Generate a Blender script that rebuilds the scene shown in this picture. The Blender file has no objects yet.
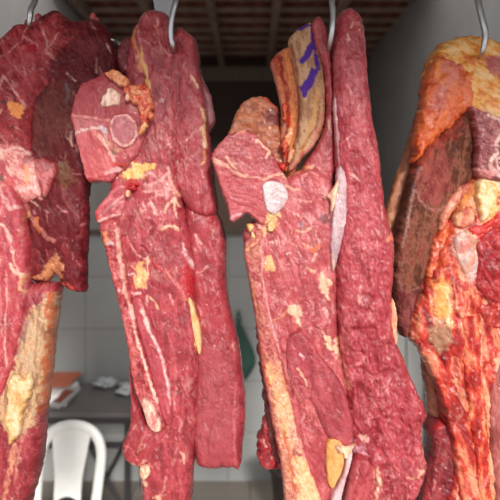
import bpy, math, random
import numpy as np
C = bpy.context.scene.collection
random.seed(4)
F = 536.0            # focal length in pixels of a 500 px frame
CX, CY = 250.0, 208.0
CAMZ = 1.95
def at(px, py, d):
    return ((px-CX)/F*d, d, CAMZ-(py-CY)/F*d)

# ---------------------------------------------------------------- noise
def _hash(ix, iy, seed):
    h = (ix.astype(np.int64)*374761393 + iy.astype(np.int64)*668265263 + seed*1442695041) & 0xffffffff
    h = ((h ^ (h >> 13))*1274126177) & 0xffffffff
    h = ((h ^ (h >> 16))*2246822519) & 0xffffffff
    return ((h ^ (h >> 15)) & 0xffff)/65535.0
def vnoise(x, y, seed=0):
    x0 = np.floor(x); y0 = np.floor(y)
    u = x-x0; v = y-y0
    u = u*u*u*(u*(u*6-15)+10); v = v*v*v*(v*(v*6-15)+10)
    a = _hash(x0, y0, seed); b = _hash(x0+1, y0, seed); c = _hash(x0, y0+1, seed); d = _hash(x0+1, y0+1, seed)
    return (a*(1-u)+b*u)*(1-v)+(c*(1-u)+d*u)*v
def fbm(x, y, octv=4, seed=0, gain=.5):
    s = np.zeros_like(x); a = 1.0; t = 0.0; f = 1.0
    ca, sa = math.cos(.6), math.sin(.6)
    for i in range(octv):
        s += a*vnoise(x*f+i*17.3, y*f-i*9.1, seed+i*31); t += a
        a *= gain; f *= 2.03
        x, y = ca*x-sa*y, sa*x+ca*y
    return s/t
def sstep(a, b, x):
    t = np.clip((x-a)/(b-a), 0, 1); return t*t*(3-2*t)
def rot(x, y, deg):
    c, s = math.cos(math.radians(deg)), math.sin(math.radians(deg))
    return c*x+s*y, -s*x+c*y          # u along the fibre, v across it
# ---------------------------------------------------------------- outlines
def smooth_closed(pts, n=5):
    p = np.array(pts, float); N = len(p); out = []
    for i in range(N):
        p0, p1, p2, p3 = p[i-1], p[i], p[(i+1) % N], p[(i+2) % N]
        for k in range(n):
            t = k/n
            out.append(.5*((2*p1)+(-p0+p2)*t+(2*p0-5*p1+4*p2-p3)*t*t+(-p0+3*p1-3*p2+p3)*t**3))
    return np.array(out)
def seg_dist(x, y, pts, closed):
    d2 = np.full(x.shape, 1e12); N = len(pts)
    for i in range(N if closed else N-1):
        ax, ay = pts[i]; bx, by = pts[(i+1) % N]
        dx, dy = bx-ax, by-ay; L = dx*dx+dy*dy+1e-12
        t = np.clip(((x-ax)*dx+(y-ay)*dy)/L, 0, 1)
        d2 = np.minimum(d2, (x-ax-t*dx)**2+(y-ay-t*dy)**2)
    return np.sqrt(d2)
def sdf(x, y, pts):                   # positive inside
    d = seg_dist(x, y, pts, True)
    ins = np.zeros(x.shape, bool); N = len(pts)
    for i in range(N):
        ax, ay = pts[i]; bx, by = pts[(i+1) % N]
        c = (ay > y) != (by > y)
        ins ^= c & (x < (bx-ax)*(y-ay)/(by-ay+1e-12)+ax)
    return np.where(ins, d, -d)
def lin(c):
    c = np.asarray(c, float)/255.0
    return np.where(c <= .04045, c/12.92, ((c+.055)/1.055)**2.4)
# ---------------------------------------------------------------- colour marks (fat, sinew, bone) that lie in the flesh itself; one maroon patch adds shade
def L(pts, w, col, a=1., h=0., wob=1.2): return ('L', pts, w, col, a, h, wob)
def P(pts, col, a=1., soft=2., h=0.):    return ('P', pts, soft, col, a, h, 0)
def B(x, y, r, col, a=1., h=0.):         return ('B', [(x, y)], r, col, a, h, 3.)
ALB = np.array([.92, .79, .83])
def palette(t, cols):
    cols = np.array([lin(c) for c in cols]); xs = np.linspace(0, 1, len(cols))
    return np.stack([np.interp(t, xs, cols[:, k]) for k in range(3)], -1)
def rank(n):
    m, s = n.mean(), n.std()+1e-9
    return .5+.5*np.tanh((n-m)/s*.9)

class Lobe: pass
def lobe(name, pts, parent, D, mat, base=0., T=.05, w=26., Tb=None, p=2.0, col=(165, 60, 70), fib=88., fibf=(14., 2.6),
         fiba=.0009, lump=.0022, lumpf=22., flecks=1., speck=0., veins=None, marks=(), step=1.0, edge=.5, on=None, seed=0, tilt=(0, 0),
         smooth=True, fine=.0005, ncol=1.0, nscale=1.0, label=None, lift=.0012, lumpy=None, grain=.32):
    """A closed fleshy solid: front bulges towards the shop front, back bulges away; both meet at the outline."""
    P0 = smooth_closed(pts) if smooth else np.array(pts, float)
    x0, y0 = P0.min(0)-3; x1, y1 = P0.max(0)+3
    gx = np.arange(x0, x1, step); gy = np.arange(y0, y1, step)
    X, Y = np.meshgrid(gx, gy)
    def field(x, y):
        e = edge*((vnoise(x/6, y/6, seed+5)-.5)*2.2+(vnoise(x/2.3, y/2.3, seed+6)-.5)*1.2)
        return sdf(x, y, P0)+e
    S = field(X, Y)
    keep = S > -.55*step
    q = keep[:-1, :-1] & keep[1:, :-1] & keep[:-1, 1:] & keep[1:, 1:]
    used = np.zeros_like(keep); used[:-1, :-1] |= q; used[1:, :-1] |= q; used[:-1, 1:] |= q; used[1:, 1:] |= q
    full = np.zeros_like(keep); full[1:-1, 1:-1] = q[:-1, :-1] & q[1:, :-1] & q[:-1, 1:] & q[1:, 1:]
    rim = used & ~full
    gyS, gxS = np.gradient(S, step); gl = np.maximum(np.hypot(gxS, gyS), .6)
    mv = np.clip(S, -1.2*step, 1.2*step)
    X = np.where(rim, X-mv*gxS/gl**2, X); Y = np.where(rim, Y-mv*gyS/gl**2, Y)
    S = np.where(rim, 0, np.maximum(S, 0))
    w_ = w*.48; t = np.clip(S/w_, 0, 1); pp = p+.5; prof = (1-(1-t)**pp)**(1/pp)*.86+.14*np.clip(S/(w*1.6), 0, 1)
    u, v = rot(X, Y, fib)
    lum = (fbm(X/lumpf, Y/lumpf, 3, seed+11)-.5)*2
    if lumpy: lum = lum+sstep(lumpy[0], lumpy[1], Y)*lumpy[2]*((fbm(u/(lumpy[3]*1.5), v/lumpy[3], 2, seed+15)-.5)*2)
    fibn = (fbm(u/(fibf[0]*nscale), v/(fibf[1]*nscale), 3, seed+12)-.5)*2
    fin = (fbm(X/2.2, Y/2.2, 2, seed+13)-.5)*2
    # colour
    if isinstance(col, list): cols = col
    else:
        c = np.array(col, float); cols = [c*np.array([.82, .70, .74]), c*np.array([.95, .90, .92]), c*1.01, np.minimum(c*1.06+np.array([5, 16, 14]), 255)]
    n1 = .42*fbm(u/(16*nscale), v/(4*nscale), 4, seed+21)+.26*fbm(X/(16*nscale), Y/(16*nscale), 3, seed+22)+grain*fbm(u/3.4, v/1.9, 3, seed+23, .7)
    if name in ('muscle', 'loin_muscle', 'flank', 'neck_muscle', 'shoulder_muscle', 'shoulder_block', 'cut_muscle'): ncol *= .78
    rgb = palette(np.clip(.5+(rank(n1)-.5)*ncol, 0, 1), cols)
    H = np.zeros_like(X)
    if veins:
        amt, vc, vs = veins
        wxx = (fbm(X/14, Y/14, 3, seed+31)-.5)*12
        s1 = fbm((u+wxx*.3)/(vs*1.5), (v+wxx)/(vs*.22), 3, seed+32)
        gate = sstep(.66-amt*.42, .86-amt*.3, fbm(X/18, Y/18, 3, seed+34))
        m = sstep(.56, .74, s1)*gate*.42
        r2 = 1-np.abs(2*fbm((u-wxx)/(vs*1.6), (v+wxx)/(vs*.9), 3, seed+33)-1)
        m = np.maximum(m, .42*sstep(.93, .995, r2)*gate)
        m = np.clip(m*min(1.2, amt*2.2), 0, .8)
        rgb = rgb*(1-m[..., None])+lin(vc)*m[..., None]; H += .0005*m
        lean = mat.name in ('beef_fat', 'beef_bone', 'dried_meat')
        d1 = (.25 if lean else 1)*sstep(.60, .74, fbm((u-wxx*.4)/(vs*2.0), (v-wxx*.6)/(vs*.26), 3, seed+36))*.36
        rgb = rgb*(1-d1[..., None])+rgb*np.array([.62, .38, .42])*d1[..., None]; H -= .0014*d1
        cr = (.3 if lean else 1)*sstep(.955, .995, 1-np.abs(2*fbm((u+wxx)/70, (v+wxx*.5)/17, 3, seed+38)-1))*sstep(3, 9, S)
        rgb = rgb*(1-.5*cr[..., None])+rgb*np.array([.74, .42, .46])*.5*cr[..., None]; H -= .0032*cr
        rs = np.random.RandomState(seed)
        nf = int((.25 if lean else 1)*flecks*used.sum()*step*step/420)
        fl = []
        cand = np.argwhere(S > 4)
        for _ in range(nf if len(cand) else 0):
            jj_, ii_ = cand[rs.randint(len(cand))]; cx_, cy_ = X[jj_, ii_], Y[jj_, ii_]
            an = math.radians(fib+rs.normal(0, 28)); ln = rs.uniform(1.5, 6.5); wd = rs.uniform(.45, 1.15)
            pc = rs.rand(); cc = (238, 200, 176) if pc < .35 else (226, 160, 156) if pc < .75 else (134, 22, 34)
            bend = rs.normal(0, 1.2)
            fl.append(('L', [(cx_-ln*math.cos(an), cy_-ln*math.sin(an)), (cx_+bend, cy_+bend*.5), (cx_+ln*math.cos(an), cy_+ln*math.sin(an))], wd, cc, rs.uniform(.25, .7), .5 if pc < .75 else -.4, 1.4))
        marks = fl+list(marks)
    if speck:
        sp_ = vnoise(X/1.25, Y/1.25, seed+61)*.6+vnoise(X/2.1, Y/2.1, seed+62)*.4
        dk = sstep(.60, .74, sp_)*speck; lt = sstep(.60, .74, 1-sp_)*speck
        rgb = rgb*(1-.5*dk[..., None])*(1-.4*lt[..., None])+.4*lt[..., None]*lin((232, 170, 160)); H -= .0006*dk
    wx = (fbm(X/7, Y/7, 3, 71)-.5)*9; wy = (fbm(X/7, Y/7, 3, 83)-.5)*9
    fn = vnoise(X/1.7, Y/1.7, 91); vn5 = vnoise(X/5, Y/5, 97); brk = fbm(X/4, Y/4, 3, 93)
    for (k, mp, wd, mc, a, h, wob) in marks:
        mp = np.array(mp, float); lo = mp.min(0)-14; hi = mp.max(0)+14
        if hi[0] < x0 or lo[0] > x1 or hi[1] < y0 or lo[1] > y1: continue
        i0 = max(0, int((lo[0]-x0)/step)); i1 = min(X.shape[1], int((hi[0]-x0)/step)+2); j0 = max(0, int((lo[1]-y0)/step)); j1 = min(X.shape[0], int((hi[1]-y0)/step)+2)
        if i1 <= i0 or j1 <= j0: continue
        W = (slice(j0, j1), slice(i0, i1)); Xw, Yw, wxw, wyw, fw = X[W], Y[W], wx[W], wy[W], fn[W]
        if k == 'L':
            f = .40 if wd < 2 else .65
            d = wd*(.28+1.0*vn5[W])-seg_dist(Xw+wxw*f*wob*.5, Yw+wyw*f*wob*.5, mp, False)+(fw-.5)*.8
            m = sstep(-.8, .8, d)*(1 if wob < .5 else .45+.55*sstep(.25, .5, brk[W]))
        elif k == 'P':
            d = sdf(Xw+wxw*1.3, Yw+wyw*1.3, smooth_closed(mp, 4)); m = sstep(-wd, wd, d+(fw-.5)*wd*1.4+(brk[W]-.5)*wd*2)
        else:
            d = wd-np.hypot(Xw+wxw*.8-mp[0, 0], Yw+wyw*.8-mp[0, 1])+(fw-.5)*2; m = sstep(-.8, 1.2, d)
        if isinstance(mc, list): mcol = palette(rank(n1)[W], mc)
        else: mcol = lin(mc)*(.86+.28*fw)[..., None]
        m = m*a
        rgb[W] = rgb[W]*(1-m[..., None])+mcol*m[..., None]; H[W] += h*.001*m
    soft = np.clip(S/4, 0, 1)
    tl = tilt[0]*(X-P0[:, 0].mean())+tilt[1]*(Y-P0[:, 1].mean())
    bulge = T*prof+soft*(lump*lum+fiba*fibn+fine*fin+H)
    if on is None:
        rel = base+tl; dl = D-base-.35*T
        f = D-rel-bulge
        bk = D-rel+(T*.9 if Tb is None else Tb)*prof+soft*lump*(fbm(X/20, Y/20, 2, seed+41)-.5)*2
    else:
        dl = on.dl; s0 = on.depth(X, Y)
        f = s0-soft*lift-bulge; bk = s0+.006
        f = np.where(rim, s0-.0002, f)
    idx = np.full(X.shape, -1, np.int64); idx[used] = np.arange(used.sum()); nF = int(used.sum())
    idb = idx.copy(); inner = used & ~rim; idb[inner] = nF+np.arange(inner.sum())
    k = dl/F
    def co(dep, m): return np.stack([(X[m]-CX)*k, dep[m], CAMZ-(Y[m]-CY)*k], -1)
    if on is None: f = np.where(rim, D-rel, f)
    V = np.concatenate([co(f, used), co(bk, inner)]); RGB = np.concatenate([rgb[used], rgb[inner]])
    jj, ii = np.nonzero(q)
    qa = np.stack([idx[jj, ii], idx[jj+1, ii], idx[jj+1, ii+1], idx[jj, ii+1]], -1)
    qb = np.stack([idb[jj, ii], idb[jj, ii+1], idb[jj+1, ii+1], idb[jj+1, ii]], -1)
    allrim = (rim[jj, ii] & rim[jj+1, ii] & rim[jj+1, ii+1] & rim[jj, ii+1])
    Q = np.concatenate([qa, qb[~allrim]])
    me = bpy.data.meshes.new(name)
    me.vertices.add(len(V)); me.vertices.foreach_set('co', V.astype(np.float32).ravel())
    me.loops.add(len(Q)*4); me.loops.foreach_set('vertex_index', Q.astype(np.int32).ravel())
    me.polygons.add(len(Q)); me.polygons.foreach_set('loop_start', (np.arange(len(Q))*4).astype(np.int32))
    me.polygons.foreach_set('use_smooth', np.ones(len(Q), bool))
    at_ = me.color_attributes.new('flesh', 'FLOAT_COLOR', 'POINT')
    at_.data.foreach_set('color', np.concatenate([np.clip(RGB*ALB, 0, 1), np.ones((len(V), 1))], 1).astype(np.float32).ravel())
    me.update(calc_edges=True); me.validate(); me.materials.append(mat)
    o = bpy.data.objects.new(name, me); C.objects.link(o)
    if parent:
        o.parent = parent; o.matrix_parent_inverse = parent.matrix_world.inverted()
        o.location = (0, 0, 0)
    if label: o['label'] = label
    r = Lobe(); r.ob = o; r.dl = dl
    fm = np.where(used, f, D-(base if on is None else 0))
    def depth(x, y, fm=fm, gx=gx, gy=gy):
        fx = np.clip((x-gx[0])/step, 0, len(gx)-1.001); fy = np.clip((y-gy[0])/step, 0, len(gy)-1.001)
        i = fx.astype(int); j = fy.astype(int); a = fx-i; b = fy-j
        return (fm[j, i]*(1-a)+fm[j, i+1]*a)*(1-b)+(fm[j+1, i]*(1-a)+fm[j+1, i+1]*a)*b
    r.depth = depth
    return r
# ---------------------------------------------------------------- materials
def new_mat(name):
    m = bpy.data.materials.new(name); m.use_nodes = True
    return m, m.node_tree.nodes, m.node_tree.links, m.node_tree.nodes['Principled BSDF']
def flesh_mat(name, rough, spec, bump, sss=.12, scale=420.):
    m, n, l, b = new_mat(name)
    a = n.new('ShaderNodeAttribute'); a.attribute_name = 'flesh'
    tc = n.new('ShaderNodeTexCoord')
    nz = n.new('ShaderNodeTexNoise'); nz.inputs['Scale'].default_value = scale; nz.inputs['Detail'].default_value = 4
    l.new(tc.outputs['Object'], nz.inputs['Vector'])
    mr = n.new('ShaderNodeMapRange'); mr.inputs['From Min'].default_value = .3; mr.inputs['From Max'].default_value = .7
    mr.inputs['To Min'].default_value = .86; mr.inputs['To Max'].default_value = 1.14
    l.new(nz.outputs['Fac'], mr.inputs['Value'])
    mx = n.new('ShaderNodeMix'); mx.data_type = 'RGBA'; mx.blend_type = 'MULTIPLY'; mx.inputs['Factor'].default_value = 1
    l.new(a.outputs['Color'], mx.inputs['A']); l.new(mr.outputs['Result'], mx.inputs['B'])
    l.new(mx.outputs['Result'], b.inputs['Base Color'])
    n2 = n.new('ShaderNodeTexNoise'); n2.inputs['Scale'].default_value = 45; n2.inputs['Detail'].default_value = 3
    l.new(tc.outputs['Object'], n2.inputs['Vector'])
    r2 = n.new('ShaderNodeMapRange'); r2.inputs['From Min'].default_value = .35; r2.inputs['From Max'].default_value = .65
    r2.inputs['To Min'].default_value = rough-.1; r2.inputs['To Max'].default_value = rough+.16
    l.new(n2.outputs['Fac'], r2.inputs['Value']); l.new(r2.outputs['Result'], b.inputs['Roughness'])
    n3 = n.new('ShaderNodeTexNoise'); n3.inputs['Scale'].default_value = 260; n3.inputs['Detail'].default_value = 5
    mp = n.new('ShaderNodeMapping'); mp.inputs['Scale'].default_value = (1, 1, .45)
    l.new(tc.outputs['Object'], mp.inputs['Vector']); l.new(mp.outputs['Vector'], n3.inputs['Vector'])
    bp = n.new('ShaderNodeBump'); bp.inputs['Strength'].default_value = bump; bp.inputs['Distance'].default_value = .002
    l.new(n3.outputs['Fac'], bp.inputs['Height']); l.new(bp.outputs['Normal'], b.inputs['Normal'])
    b.inputs['Specular IOR Level'].default_value = spec
    if spec > .2:      # thin wet film that catches small glints
        n4 = n.new('ShaderNodeTexNoise'); n4.inputs['Scale'].default_value = 130; n4.inputs['Detail'].default_value = 3
        l.new(mp.outputs['Vector'], n4.inputs['Vector'])
        b4 = n.new('ShaderNodeBump'); b4.inputs['Strength'].default_value = 1; b4.inputs['Distance'].default_value = .005
        l.new(n4.outputs['Fac'], b4.inputs['Height']); l.new(bp.outputs['Normal'], b4.inputs['Normal']); l.new(b4.outputs['Normal'], b.inputs['Coat Normal'])
        b.inputs['Coat Weight'].default_value = .6; b.inputs['Coat Roughness'].default_value = .07
    b.inputs['Subsurface Weight'].default_value = sss
    b.inputs['Subsurface Radius'].default_value = (1, .3, .2); b.inputs['Subsurface Scale'].default_value = .004
    return m
MEAT = flesh_mat('wet_red_meat', .24, .26, .9)
CUT = flesh_mat('sawn_meat_face', .36, .22, .6)
FAT = flesh_mat('beef_fat', .36, .3, .5, .2)
BONE = flesh_mat('beef_bone', .36, .45, .25, .2)
DARKMEAT = flesh_mat('dark_red_meat', .3, .16, .7)
DRY = flesh_mat('dried_meat', .55, .1, .8, .05)
def plain(name, col, rough=.5, metal=0., noise=.08, scale=20., bump=0., bscale=60.):
    m, n, l, b = new_mat(name)
    tc = n.new('ShaderNodeTexCoord'); nz = n.new('ShaderNodeTexNoise')
    nz.inputs['Scale'].default_value = scale; nz.inputs['Detail'].default_value = 5
    l.new(tc.outputs['Object'], nz.inputs['Vector'])
    c = lin(col); rp = n.new('ShaderNodeValToRGB')
    rp.color_ramp.elements[0].position = .3; rp.color_ramp.elements[1].position = .7
    rp.color_ramp.elements[0].color = (*np.clip(c*(1-noise), 0, 1), 1); rp.color_ramp.elements[1].color = (*np.clip(c*(1+noise), 0, 1), 1)
    l.new(nz.outputs['Fac'], rp.inputs['Fac']); l.new(rp.outputs['Color'], b.inputs['Base Color'])
    b.inputs['Roughness'].default_value = rough; b.inputs['Metallic'].default_value = metal
    if bump:
        n3 = n.new('ShaderNodeTexNoise'); n3.inputs['Scale'].default_value = bscale; n3.inputs['Detail'].default_value = 4
        l.new(tc.outputs['Object'], n3.inputs['Vector'])
        bp = n.new('ShaderNodeBump'); bp.inputs['Strength'].default_value = bump; bp.inputs['Distance'].default_value = .004
        l.new(n3.outputs['Fac'], bp.inputs['Height']); l.new(bp.outputs['Normal'], b.inputs['Normal'])
    return m
# ---------------------------------------------------------------- mesh helpers
def mesh_obj(name, verts, faces, mat, parent=None, smooth=False, bevel=0., loc=None, segs=2, subsurf=0):
    me = bpy.data.meshes.new(name); me.from_pydata([tuple(v) for v in verts], [], faces); me.update()
    for p_ in me.polygons: p_.use_smooth = smooth
    me.materials.append(mat)
    o = bpy.data.objects.new(name, me); C.objects.link(o)
    if parent: o.parent = parent
    if loc: o.location = loc
    if bevel:
        b = o.modifiers.new('bevel', 'BEVEL'); b.width = bevel; b.segments = segs; b.limit_method = 'ANGLE'
    if subsurf:
        s = o.modifiers.new('subsurf', 'SUBSURF'); s.levels = subsurf; s.render_levels = subsurf
    return o
def box_geo(x0, x1, y0, y1, z0, z1, off=0):
    v = [(x0, y0, z0), (x1, y0, z0), (x1, y1, z0), (x0, y1, z0), (x0, y0, z1), (x1, y0, z1), (x1, y1, z1), (x0, y1, z1)]
    f = [(3, 2, 1, 0), (4, 5, 6, 7), (0, 1, 5, 4), (1, 2, 6, 5), (2, 3, 7, 6), (3, 0, 4, 7)]
    return v, [tuple(i+off for i in q) for q in f]
def box(name, b, mat, parent=None, bevel=.002):
    v, f = box_geo(*b); return mesh_obj(name, v, f, mat, parent, bevel=bevel)
def tube_geo(path, radii, seg=12, flat=1.0, cap=True):
    path = np.array(path, float); n = len(path); V = []; Fc = []
    up = np.array([0.0, 1.0, 0.0]); 
    for i in range(n):
        t = path[min(i+1, n-1)]-path[max(i-1, 0)]; t /= np.linalg.norm(t)+1e-12
        a = np.cross(t, up)
        if np.linalg.norm(a) < .05: a = np.cross(t, np.array([1.0, 0, 0]))
        a /= np.linalg.norm(a); b = np.cross(a, t); up = b
        r = radii[i] if hasattr(radii, '__len__') else radii
        for k in range(seg):
            w = 2*math.pi*k/seg; V.append(path[i]+r*(math.cos(w)*a+flat*math.sin(w)*b))
    for i in range(n-1):
        for k in range(seg):
            Fc.append((i*seg+k, i*seg+(k+1) % seg, (i+1)*seg+(k+1) % seg, (i+1)*seg+k))
    if cap: Fc.append(tuple(range(seg))[::-1]); Fc.append(tuple((n-1)*seg+k for k in range(seg)))
    return V, Fc
def smooth_open(pts, n=8):
    p = np.array(pts, float); p = np.vstack([2*p[0]-p[1], p, 2*p[-1]-p[-2]]); out = []
    for i in range(1, len(p)-2):
        for k in range(n):
            t = k/n; a, b, c, d = p[i-1], p[i], p[i+1], p[i+2]
            out.append(.5*((2*b)+(-a+c)*t+(2*a-5*b+4*c-d)*t*t+(-a+3*b-3*c+d)*t**3))
    out.append(p[-2]); return np.array(out)
def empty(name, label, cat, loc, group=None):
    o = bpy.data.objects.new(name, None); C.objects.link(o); o.location = loc; o.empty_display_size = .05
    tag(o, label, cat, group); bpy.context.view_layer.update(); return o
def tag(o, label, cat, group=None):
    o['label'] = label; o['category'] = cat
    if group: o['group'] = group
    return o
def struct(o): o['kind'] = 'structure'; return o

# ================================================================ THE ROOM
XL, XR, YF, YB, ZC, YP, ZP = -1.73, 1.62, .80, 7.4, 3.93, 3.83, 1.757
plaster = plain('grey_plaster', (160, 156, 153), .85, noise=.08, scale=2.5, bump=.15, bscale=25)
darkwall = plain('dark_brown_plaster', (66, 48, 40), .9, noise=.15, scale=2)
def tile_mat(name, c1, grout, tw, th, plane, ox=0, oz=0, rough=.25):
    m, n, l, b = new_mat(name)
    tc = n.new('ShaderNodeTexCoord'); sp = n.new('ShaderNodeSeparateXYZ'); cb = n.new('ShaderNodeCombineXYZ')
    l.new(tc.outputs['Object'], sp.inputs['Vector'])
    def add(o_, k):
        a = n.new('ShaderNodeMath'); a.inputs[1].default_value = k; l.new(o_, a.inputs[0]); return a.outputs[0]
    l.new(add(sp.outputs['X'], ox), cb.inputs['X']); l.new(add(sp.outputs['Z' if plane == 'xz' else 'Y'], oz), cb.inputs['Y'])
    br = n.new('ShaderNodeTexBrick'); br.offset = 0; br.squash = 1
    br.inputs['Scale'].default_value = 1; br.inputs['Brick Width'].default_value = tw; br.inputs['Row Height'].default_value = th
    br.inputs['Mortar Size'].default_value = .005; br.inputs['Mortar Smooth'].default_value = .3; br.inputs['Bias'].default_value = 0
    c = lin(c1)
    br.inputs['Color1'].default_value = (*c*.95, 1); br.inputs['Color2'].default_value = (*np.minimum(c*1.05, 1), 1); br.inputs['Mortar'].default_value = (*lin(grout), 1)
    l.new(cb.outputs[0], br.inputs['Vector'])
    nz = n.new('ShaderNodeTexNoise'); nz.inputs['Scale'].default_value = 3; l.new(tc.outputs['Object'], nz.inputs['Vector'])
    mr = n.new('ShaderNodeMapRange'); mr.inputs['To Min'].default_value = .85; mr.inputs['To Max'].default_value = 1.1; l.new(nz.outputs['Fac'], mr.inputs['Value'])
    mx = n.new('ShaderNodeMix'); mx.data_type = 'RGBA'; mx.blend_type = 'MULTIPLY'; mx.inputs['Factor'].default_value = 1
    l.new(br.outputs['Color'], mx.inputs['A']); l.new(mr.outputs['Result'], mx.inputs['B']); l.new(mx.outputs['Result'], b.inputs['Base Color'])
    bp = n.new('ShaderNodeBump'); bp.inputs['Strength'].default_value = .4; bp.inputs['Distance'].default_value = .002; bp.invert = True
    l.new(br.outputs['Fac'], bp.inputs['Height']); l.new(bp.outputs['Normal'], b.inputs['Normal'])
    b.inputs['Roughness'].default_value = rough
    return m
walltile = tile_mat('white_wall_tile', (166, 166, 164), (140, 140, 138), .34, .372, 'xz', ox=.157+.34*20, oz=-1.957+.372*20+.497)
floortile = tile_mat('brown_grey_floor_tile', (140, 130, 120), (95, 88, 82), .4, .4, 'xy', ox=8, oz=8, rough=.4)
struct(box('floor', (XL-.15, XR+.15, YF, YB+.15, -.12, 0), floortile, bevel=0))
struct(box('wall_left', (XL-.15, XL, YF, YB, 0, ZC+.1), plaster, bevel=0))
struct(box('wall_right', (XR, XR+.15, YF, YB, 0, ZC+.1), plaster, bevel=0))
struct(box('wall_back', (XL-.15, XR+.15, YB, YB+.15, 0, ZC+.12), darkwall, bevel=0))
struct(box('wall_partition', (XL, XR, YP, YP+.12, 0, ZP), walltile, bevel=0))
cap_m = plain('brown_cap_stone', (92, 78, 66), .5, noise=.15, scale=8)
struct(box('trim_1', (XL, XR, YP-.02, YP+.14, ZP, ZP+.035), cap_m, bevel=.004))
# ceiling: clay roof tiles lying on laths and rafters
def clay():
    m, n, l, b = new_mat('clay_roof_tile')
    tc = n.new('ShaderNodeTexCoord'); w = n.new('ShaderNodeTexWave'); w.bands_direction = 'X'; w.inputs['Scale'].default_value = 1.6
    w.inputs['Distortion'].default_value = .6; w.inputs['Detail'].default_value = 2
    l.new(tc.outputs['Object'], w.inputs['Vector'])
    rp = n.new('ShaderNodeValToRGB'); rp.color_ramp.elements[0].color = (*lin((112, 62, 52)), 1); rp.color_ramp.elements[1].color = (*lin((144, 82, 68)), 1)
    l.new(w.outputs['Fac'], rp.inputs['Fac']); l.new(rp.outputs['Color'], b.inputs['Base Color']); b.inputs['Roughness'].default_value = .9
    bp = n.new('ShaderNodeBump'); bp.inputs['Strength'].default_value = .6; bp.inputs['Distance'].default_value = .03
    l.new(w.outputs['Fac'], bp.inputs['Height']); l.new(bp.outputs['Normal'], b.inputs['Normal']); return m
YR = 4.5
struct(box('ceiling', (XL-.2, XR+.2, YR, YB+.15, ZC+.10, ZC+.16), clay(), bevel=0))
wood = plain('dark_roof_timber', (156, 130, 116), .8, noise=.25, scale=6)
tn = 2
for i in range(-2, 3):
    x = -.38+i*.64
    struct(box('trim_%d' % tn, (x-.035, x+.035, YR, YB, ZC-.06, ZC+.06), wood)); tn += 1
y = YR+.15
while y < YB-.1:
    struct(box('trim_%d' % tn, (XL, XR, y-.025, y+.025, ZC+.06, ZC+.10), wood, bevel=0)); tn += 1
    y += .31
struct(box('trim_%d' % tn, (XL, XR, YB-.14, YB, ZC-.26, ZC-.06), plain('back_beam', (104, 88, 76), .8, noise=.12), bevel=.005))
struct(box('trim_90', (XL-.3, XR+.3, -.45, 2.2, 2.86, 2.90), plain('pale_awning_sheet', (170, 168, 165), .7, noise=.05), bevel=0))
# pavement outside
struct(box('ground', (-7, 7, -7, YF, -.14, -.02), plain('concrete_pavement', (165, 158, 148), .9, noise=.1, scale=1.5, bump=.2), bevel=0))

# ---- table
table_m = plain('grey_table_laminate', (98, 92, 90), .45, noise=.06, scale=9)
iron = plain('black_iron', (48, 46, 47), .5, noise=.1)
tb = empty('work_table', 'dark grey topped metal leg table against the tiled wall', 'table', (-1.2, 3.5, 0))
TX0, TX1, TY0, TY1, TZ = -1.70, -.69, 3.23, 3.80, .715
def child_box(nm, b, m, par, bevel=.003):
    o = box(nm, b, m, None, bevel); o.parent = par; o.matrix_parent_inverse = par.matrix_world.inverted(); return o
child_box('tabletop', (TX0, TX1, TY0, TY1, TZ-.03, TZ), table_m, tb)
child_box('apron', (TX0+.03, TX1-.03, TY0+.02, TY0+.045, TZ-.075, TZ-.03), iron, tb)
for lx in (TX0+.03, TX1-.075):
    for ly in (TY0+.03, TY1-.07):
        child_box('leg', (lx, lx+.035, ly, ly+.035, 0, TZ-.03), iron, tb)
child_box('stretcher', (TX0+.06, TX1-.07, TY0+.035, TY0+.06, .485, .515), iron, tb)
child_box('stretcher', (TX0+.06, TX1-.07, TY1-.065, TY1-.04, .485, .515), iron, tb)
for sx, ex in ((-1.02, -.78), (-.78, -1.02)):
    v, f = tube_geo([(sx, 3.36 if sx < ex else 3.385, .49), (ex, 3.36 if sx < ex else 3.385, .02)], .014, 8)
    o = mesh_obj('brace', v, f, iron); o.parent = tb; o.matrix_parent_inverse = tb.matrix_world.inverted()
# ---- scale on the table
sc = empty('price_scale', 'white counter scale with orange tray and tilted grey display on the table', 'scale', (-1.2, 3.45, TZ))
white_p = plain('white_plastic', (232, 230, 226), .35, noise=.03)
v = [(-1.36, 3.32, TZ), (-1.14, 3.32, TZ), (-1.14, 3.62, TZ), (-1.36, 3.62, TZ), (-1.35, 3.36, TZ+.06), (-1.15, 3.36, TZ+.06), (-1.15, 3.60, TZ+.075), (-1.35, 3.60, TZ+.075)]
fb = box_geo(0, 1, 0, 1, 0, 1)[1]
def adopt(o, par): o.parent = par; o.matrix_parent_inverse = par.matrix_world.inverted(); return o
adopt(mesh_obj('body', v, fb, white_p, bevel=.012, smooth=False), sc)
v = [(-1.40, 3.44, TZ+.085), (-1.17, 3.44, TZ+.085), (-1.15, 3.66, TZ+.10), (-1.40, 3.66, TZ+.10), (-1.41, 3.43, TZ+.10), (-1.16, 3.43, TZ+.10), (-1.14, 3.67, TZ+.115), (-1.41, 3.67, TZ+.115)]
adopt(mesh_obj('tray', v, fb, plain('orange_tray', (178, 92, 62), .45), bevel=.006), sc)
v = [(-1.235, 3.30, TZ+.005), (-1.165, 3.27, TZ+.005), (-1.075, 3.42, TZ+.075), (-1.17, 3.46, TZ+.075), (-1.245, 3.30, TZ+.02), (-1.170, 3.265, TZ+.02), (-1.075, 3.41, TZ+.092), (-1.18, 3.45, TZ+.092)]
pn = adopt(mesh_obj('display_panel', v, fb, plain('grey_panel', (150, 148, 146), .4), bevel=.003), sc)
v4 = np.array(v[4:8]); cen = v4.mean(0); q4 = cen+(v4-cen)*.62; up = np.array([0, -.002, .004])
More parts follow.
